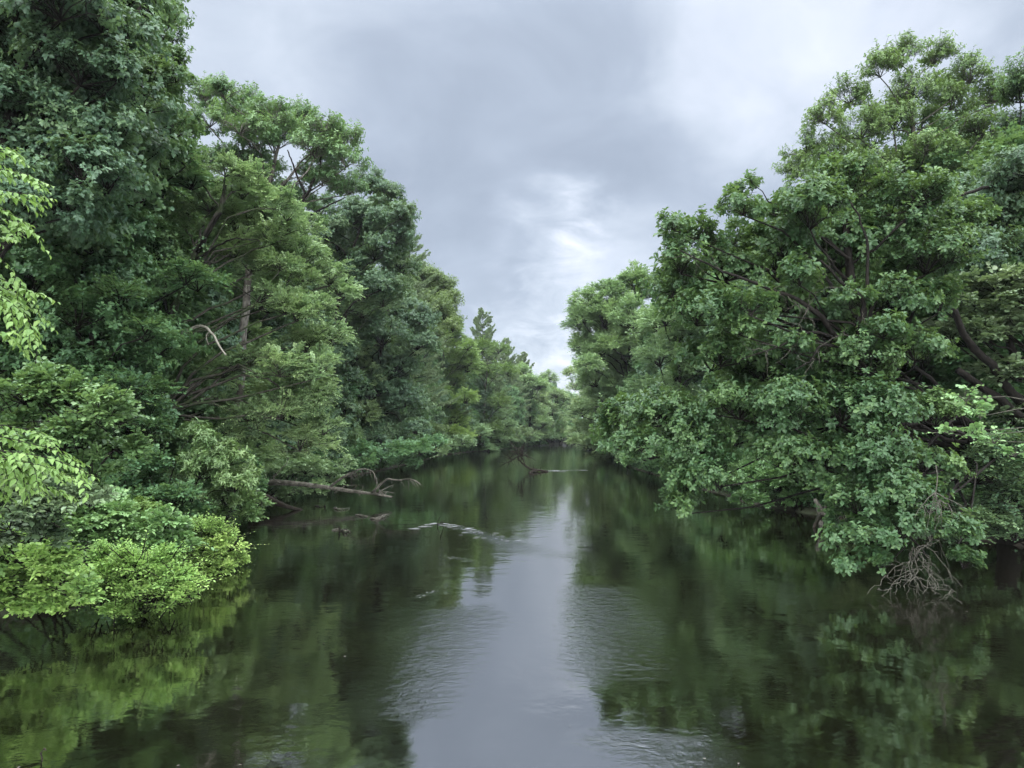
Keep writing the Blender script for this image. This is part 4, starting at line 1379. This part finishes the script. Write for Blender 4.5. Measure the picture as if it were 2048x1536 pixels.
def dead_tangle(rng):
    a = MB()
    c0 = at(1825, 1105, 21.2)
    main = []
    for e in ((1775, 1165), (1790, 1190), (1815, 1196), (1850, 1200), (1885, 1200), (1905, 1195), (1924, 1208), (1925, 1175), (1870, 1170), (1800, 1150), (1755, 1180), (1915, 1188), (1845, 1188), (1735, 1188)):
        E = at(*e, 20.3 + rng.normal(0, .5))
        E[2] = max(E[2], .0)
        P, _ = limb(a, rng, [c0 + rng.normal(0, .12, 3), c0 * .55 + E * .45 + rng.normal(0, .3, 3) + [0, 0, .10], E], float(rng.uniform(.009, .022)), .005, 15, 5, .16)
        main.append(P)
        for i in range(int(rng.integers(4, 9))):
            k = int(rng.integers(4, 12))
            t = unit(P[k + 1] - P[k - 1])
            d = unit(t * .7 + rng.normal(0, .8, 3)) * rng.uniform(.12, .5)
            Q, _ = limb(a, rng, [P[k], P[k] + d * .5 + rng.normal(0, .04, 3), P[k] + d], .010, .004, 7, 4, .12)
            if i % 2 == 0:
                d2 = unit(d + rng.normal(0, .25, 3)) * .22
                limb(a, rng, [Q[4], Q[4] + d2], .007, .003, 5, 4, .1)
    return [('twigs', a, 'twig')]


wood_thing('dead_branch', 'tangle of bleached dead twigs dipping in the water under the lowest oak leaves', 'dead branch', None, dead_tangle, 35, at(1825, 1105, 21.2))


def hang_twigs(rng):
    a = MB()
    for x0, y0, n in ((1870, 985, 6), (1880, 1000, 5)):
        c0 = at(x0, y0, 20.5)
        for i in range(n):
            E = c0 + unit(np.array([rng.uniform(-.9, .9), rng.normal(0, .4), -.6])) * rng.uniform(.5, 1.0)
            P, _ = limb(a, rng, [c0, (c0 + E) / 2 + rng.normal(0, .08, 3), E], .016, .005, 9, 5, .1)
            twiglets(a, rng, P, 3, .3, .006, -.2, .6)
    limb(a, rng, [at(1872, 930, 20.6), at(1876, 960, 20.5), at(1868, 990, 20.5)], .02, .014, 8, 5, .05)
    return [('twigs', a, 'twig')]


wood_thing('dead_twig', 'bare pale forked twig hanging in the dark hollow of the leaning oak', 'dead branch', None, hang_twigs, 36, at(1870, 985, 20.5))


def drift(pts_list, r, mt='dead'):
    def f(rng):
        a = MB()
        for pts in pts_list:
            P = [on_water(x, y, z) for x, y, z in pts]
            limb(a, rng, P, r, r * .4, 10, 6, .05)
        return [('stick', a, mt)]
    return f


wood_thing('floating_branch', 'pale flat piece of driftwood with small twigs, nearest of the floating sticks', 'driftwood', None,
           drift([[(664, 1061, 0), (675, 1058, .05), (684, 1060, .03)], [(668, 1062, 0), (684, 1061, .02)], [(680, 1060, 0), (679, 1056, .18), (678, 1052, .3)], [(682, 1061, 0), (692, 1058, .1), (700, 1064, .0)],
                  [(684, 1060, .02), (690, 1061, .12), (696, 1062, .02)]], .045), 41, on_water(680, 1061))
wood_thing('floating_stick', 'thin pale stick floating below the fallen trunk', 'driftwood', None,
           drift([[(668, 1017, .0), (680, 1018, .06), (700, 1016, .04)], [(668, 1016, .0), (672, 1015, .08), (674, 1017, .02)]], .05), 42, on_water(684, 1018))
wood_thing('floating_branch', 'reddish half-sunken branch in the water right of the pale stick', 'driftwood', None,
           drift([[(712, 1030, .0), (725, 1031, .06), (736, 1034, .0)], [(740, 1038, .0), (755, 1036, .06), (768, 1030, .10), (778, 1028, .05)], [(748, 1039, .0), (765, 1035, .05), (770, 1031, .05)]], .06), 43, on_water(745, 1036))
wood_thing('floating_stick', 'dark twig breaking the surface beside the sunken log', 'driftwood', None,
           drift([[(630, 1012, .0), (642, 1012, .05), (652, 1013, .0)], [(650, 1013, 0), (650, 1009, .2)]], .05, 'wet'), 44, on_water(642, 1013))
wood_thing('riffle_twig', 'forked bare twig standing out of the white riffle in mid-river', 'twig', None,
           drift([[(875, 1050, -.05), (876, 1042, .2), (881, 1032, .42)], [(881, 1046, .35), (885, 1044, .2), (888, 1048, -.05)], [(874, 1048, 0), (882, 1047, .06), (890, 1049, 0)]], .022, 'wet'), 45, on_water(878, 1050))
wood_thing('bottom_twig', 'short bent twig poking from the water at the lower left', 'twig', None,
           drift([[(82, 1545, -.1), (84, 1516, .02), (82, 1508, .10), (88, 1497, .22)], [(88, 1497, .22), (93, 1501, .2)], [(82, 1508, .1), (80, 1506, .12)]], .014, 'wet'), 46, on_water(83, 1530))

# ------------------------------------------------------------------ humid air
mh = bpy.data.materials.new('haze')
mh.use_nodes = True
mh.node_tree.nodes.clear()
q = G(mh.node_tree)
ho = q.n('ShaderNodeOutputMaterial')
pv = q.n('ShaderNodeVolumePrincipled')
pv.inputs['Color'].default_value = (.86, .92, 1.0, 1)
pv.inputs['Density'].default_value = HAZE
pv.inputs['Anisotropy'].default_value = .2
q.t.links.new(pv.outputs[0], ho.inputs['Volume'])
me = bpy.data.meshes.new('haze')
x0, x1, y0, y1, z0, z1 = -820, 820, -170, 920, -3.0, 46
vv = [(x, y, z) for z in (z0, z1) for y in (y0, y1) for x in (x0, x1)]
me.from_pydata(vv, [], [(0, 2, 3, 1), (4, 5, 7, 6), (0, 1, 5, 4), (2, 6, 7, 3), (0, 4, 6, 2), (1, 3, 7, 5)])
me.materials.append(mh)
hz = bpy.data.objects.new('haze', me)
col.objects.link(hz)
tag(hz, 'thin humid haze over the river and woods', 'haze', kind='stuff')
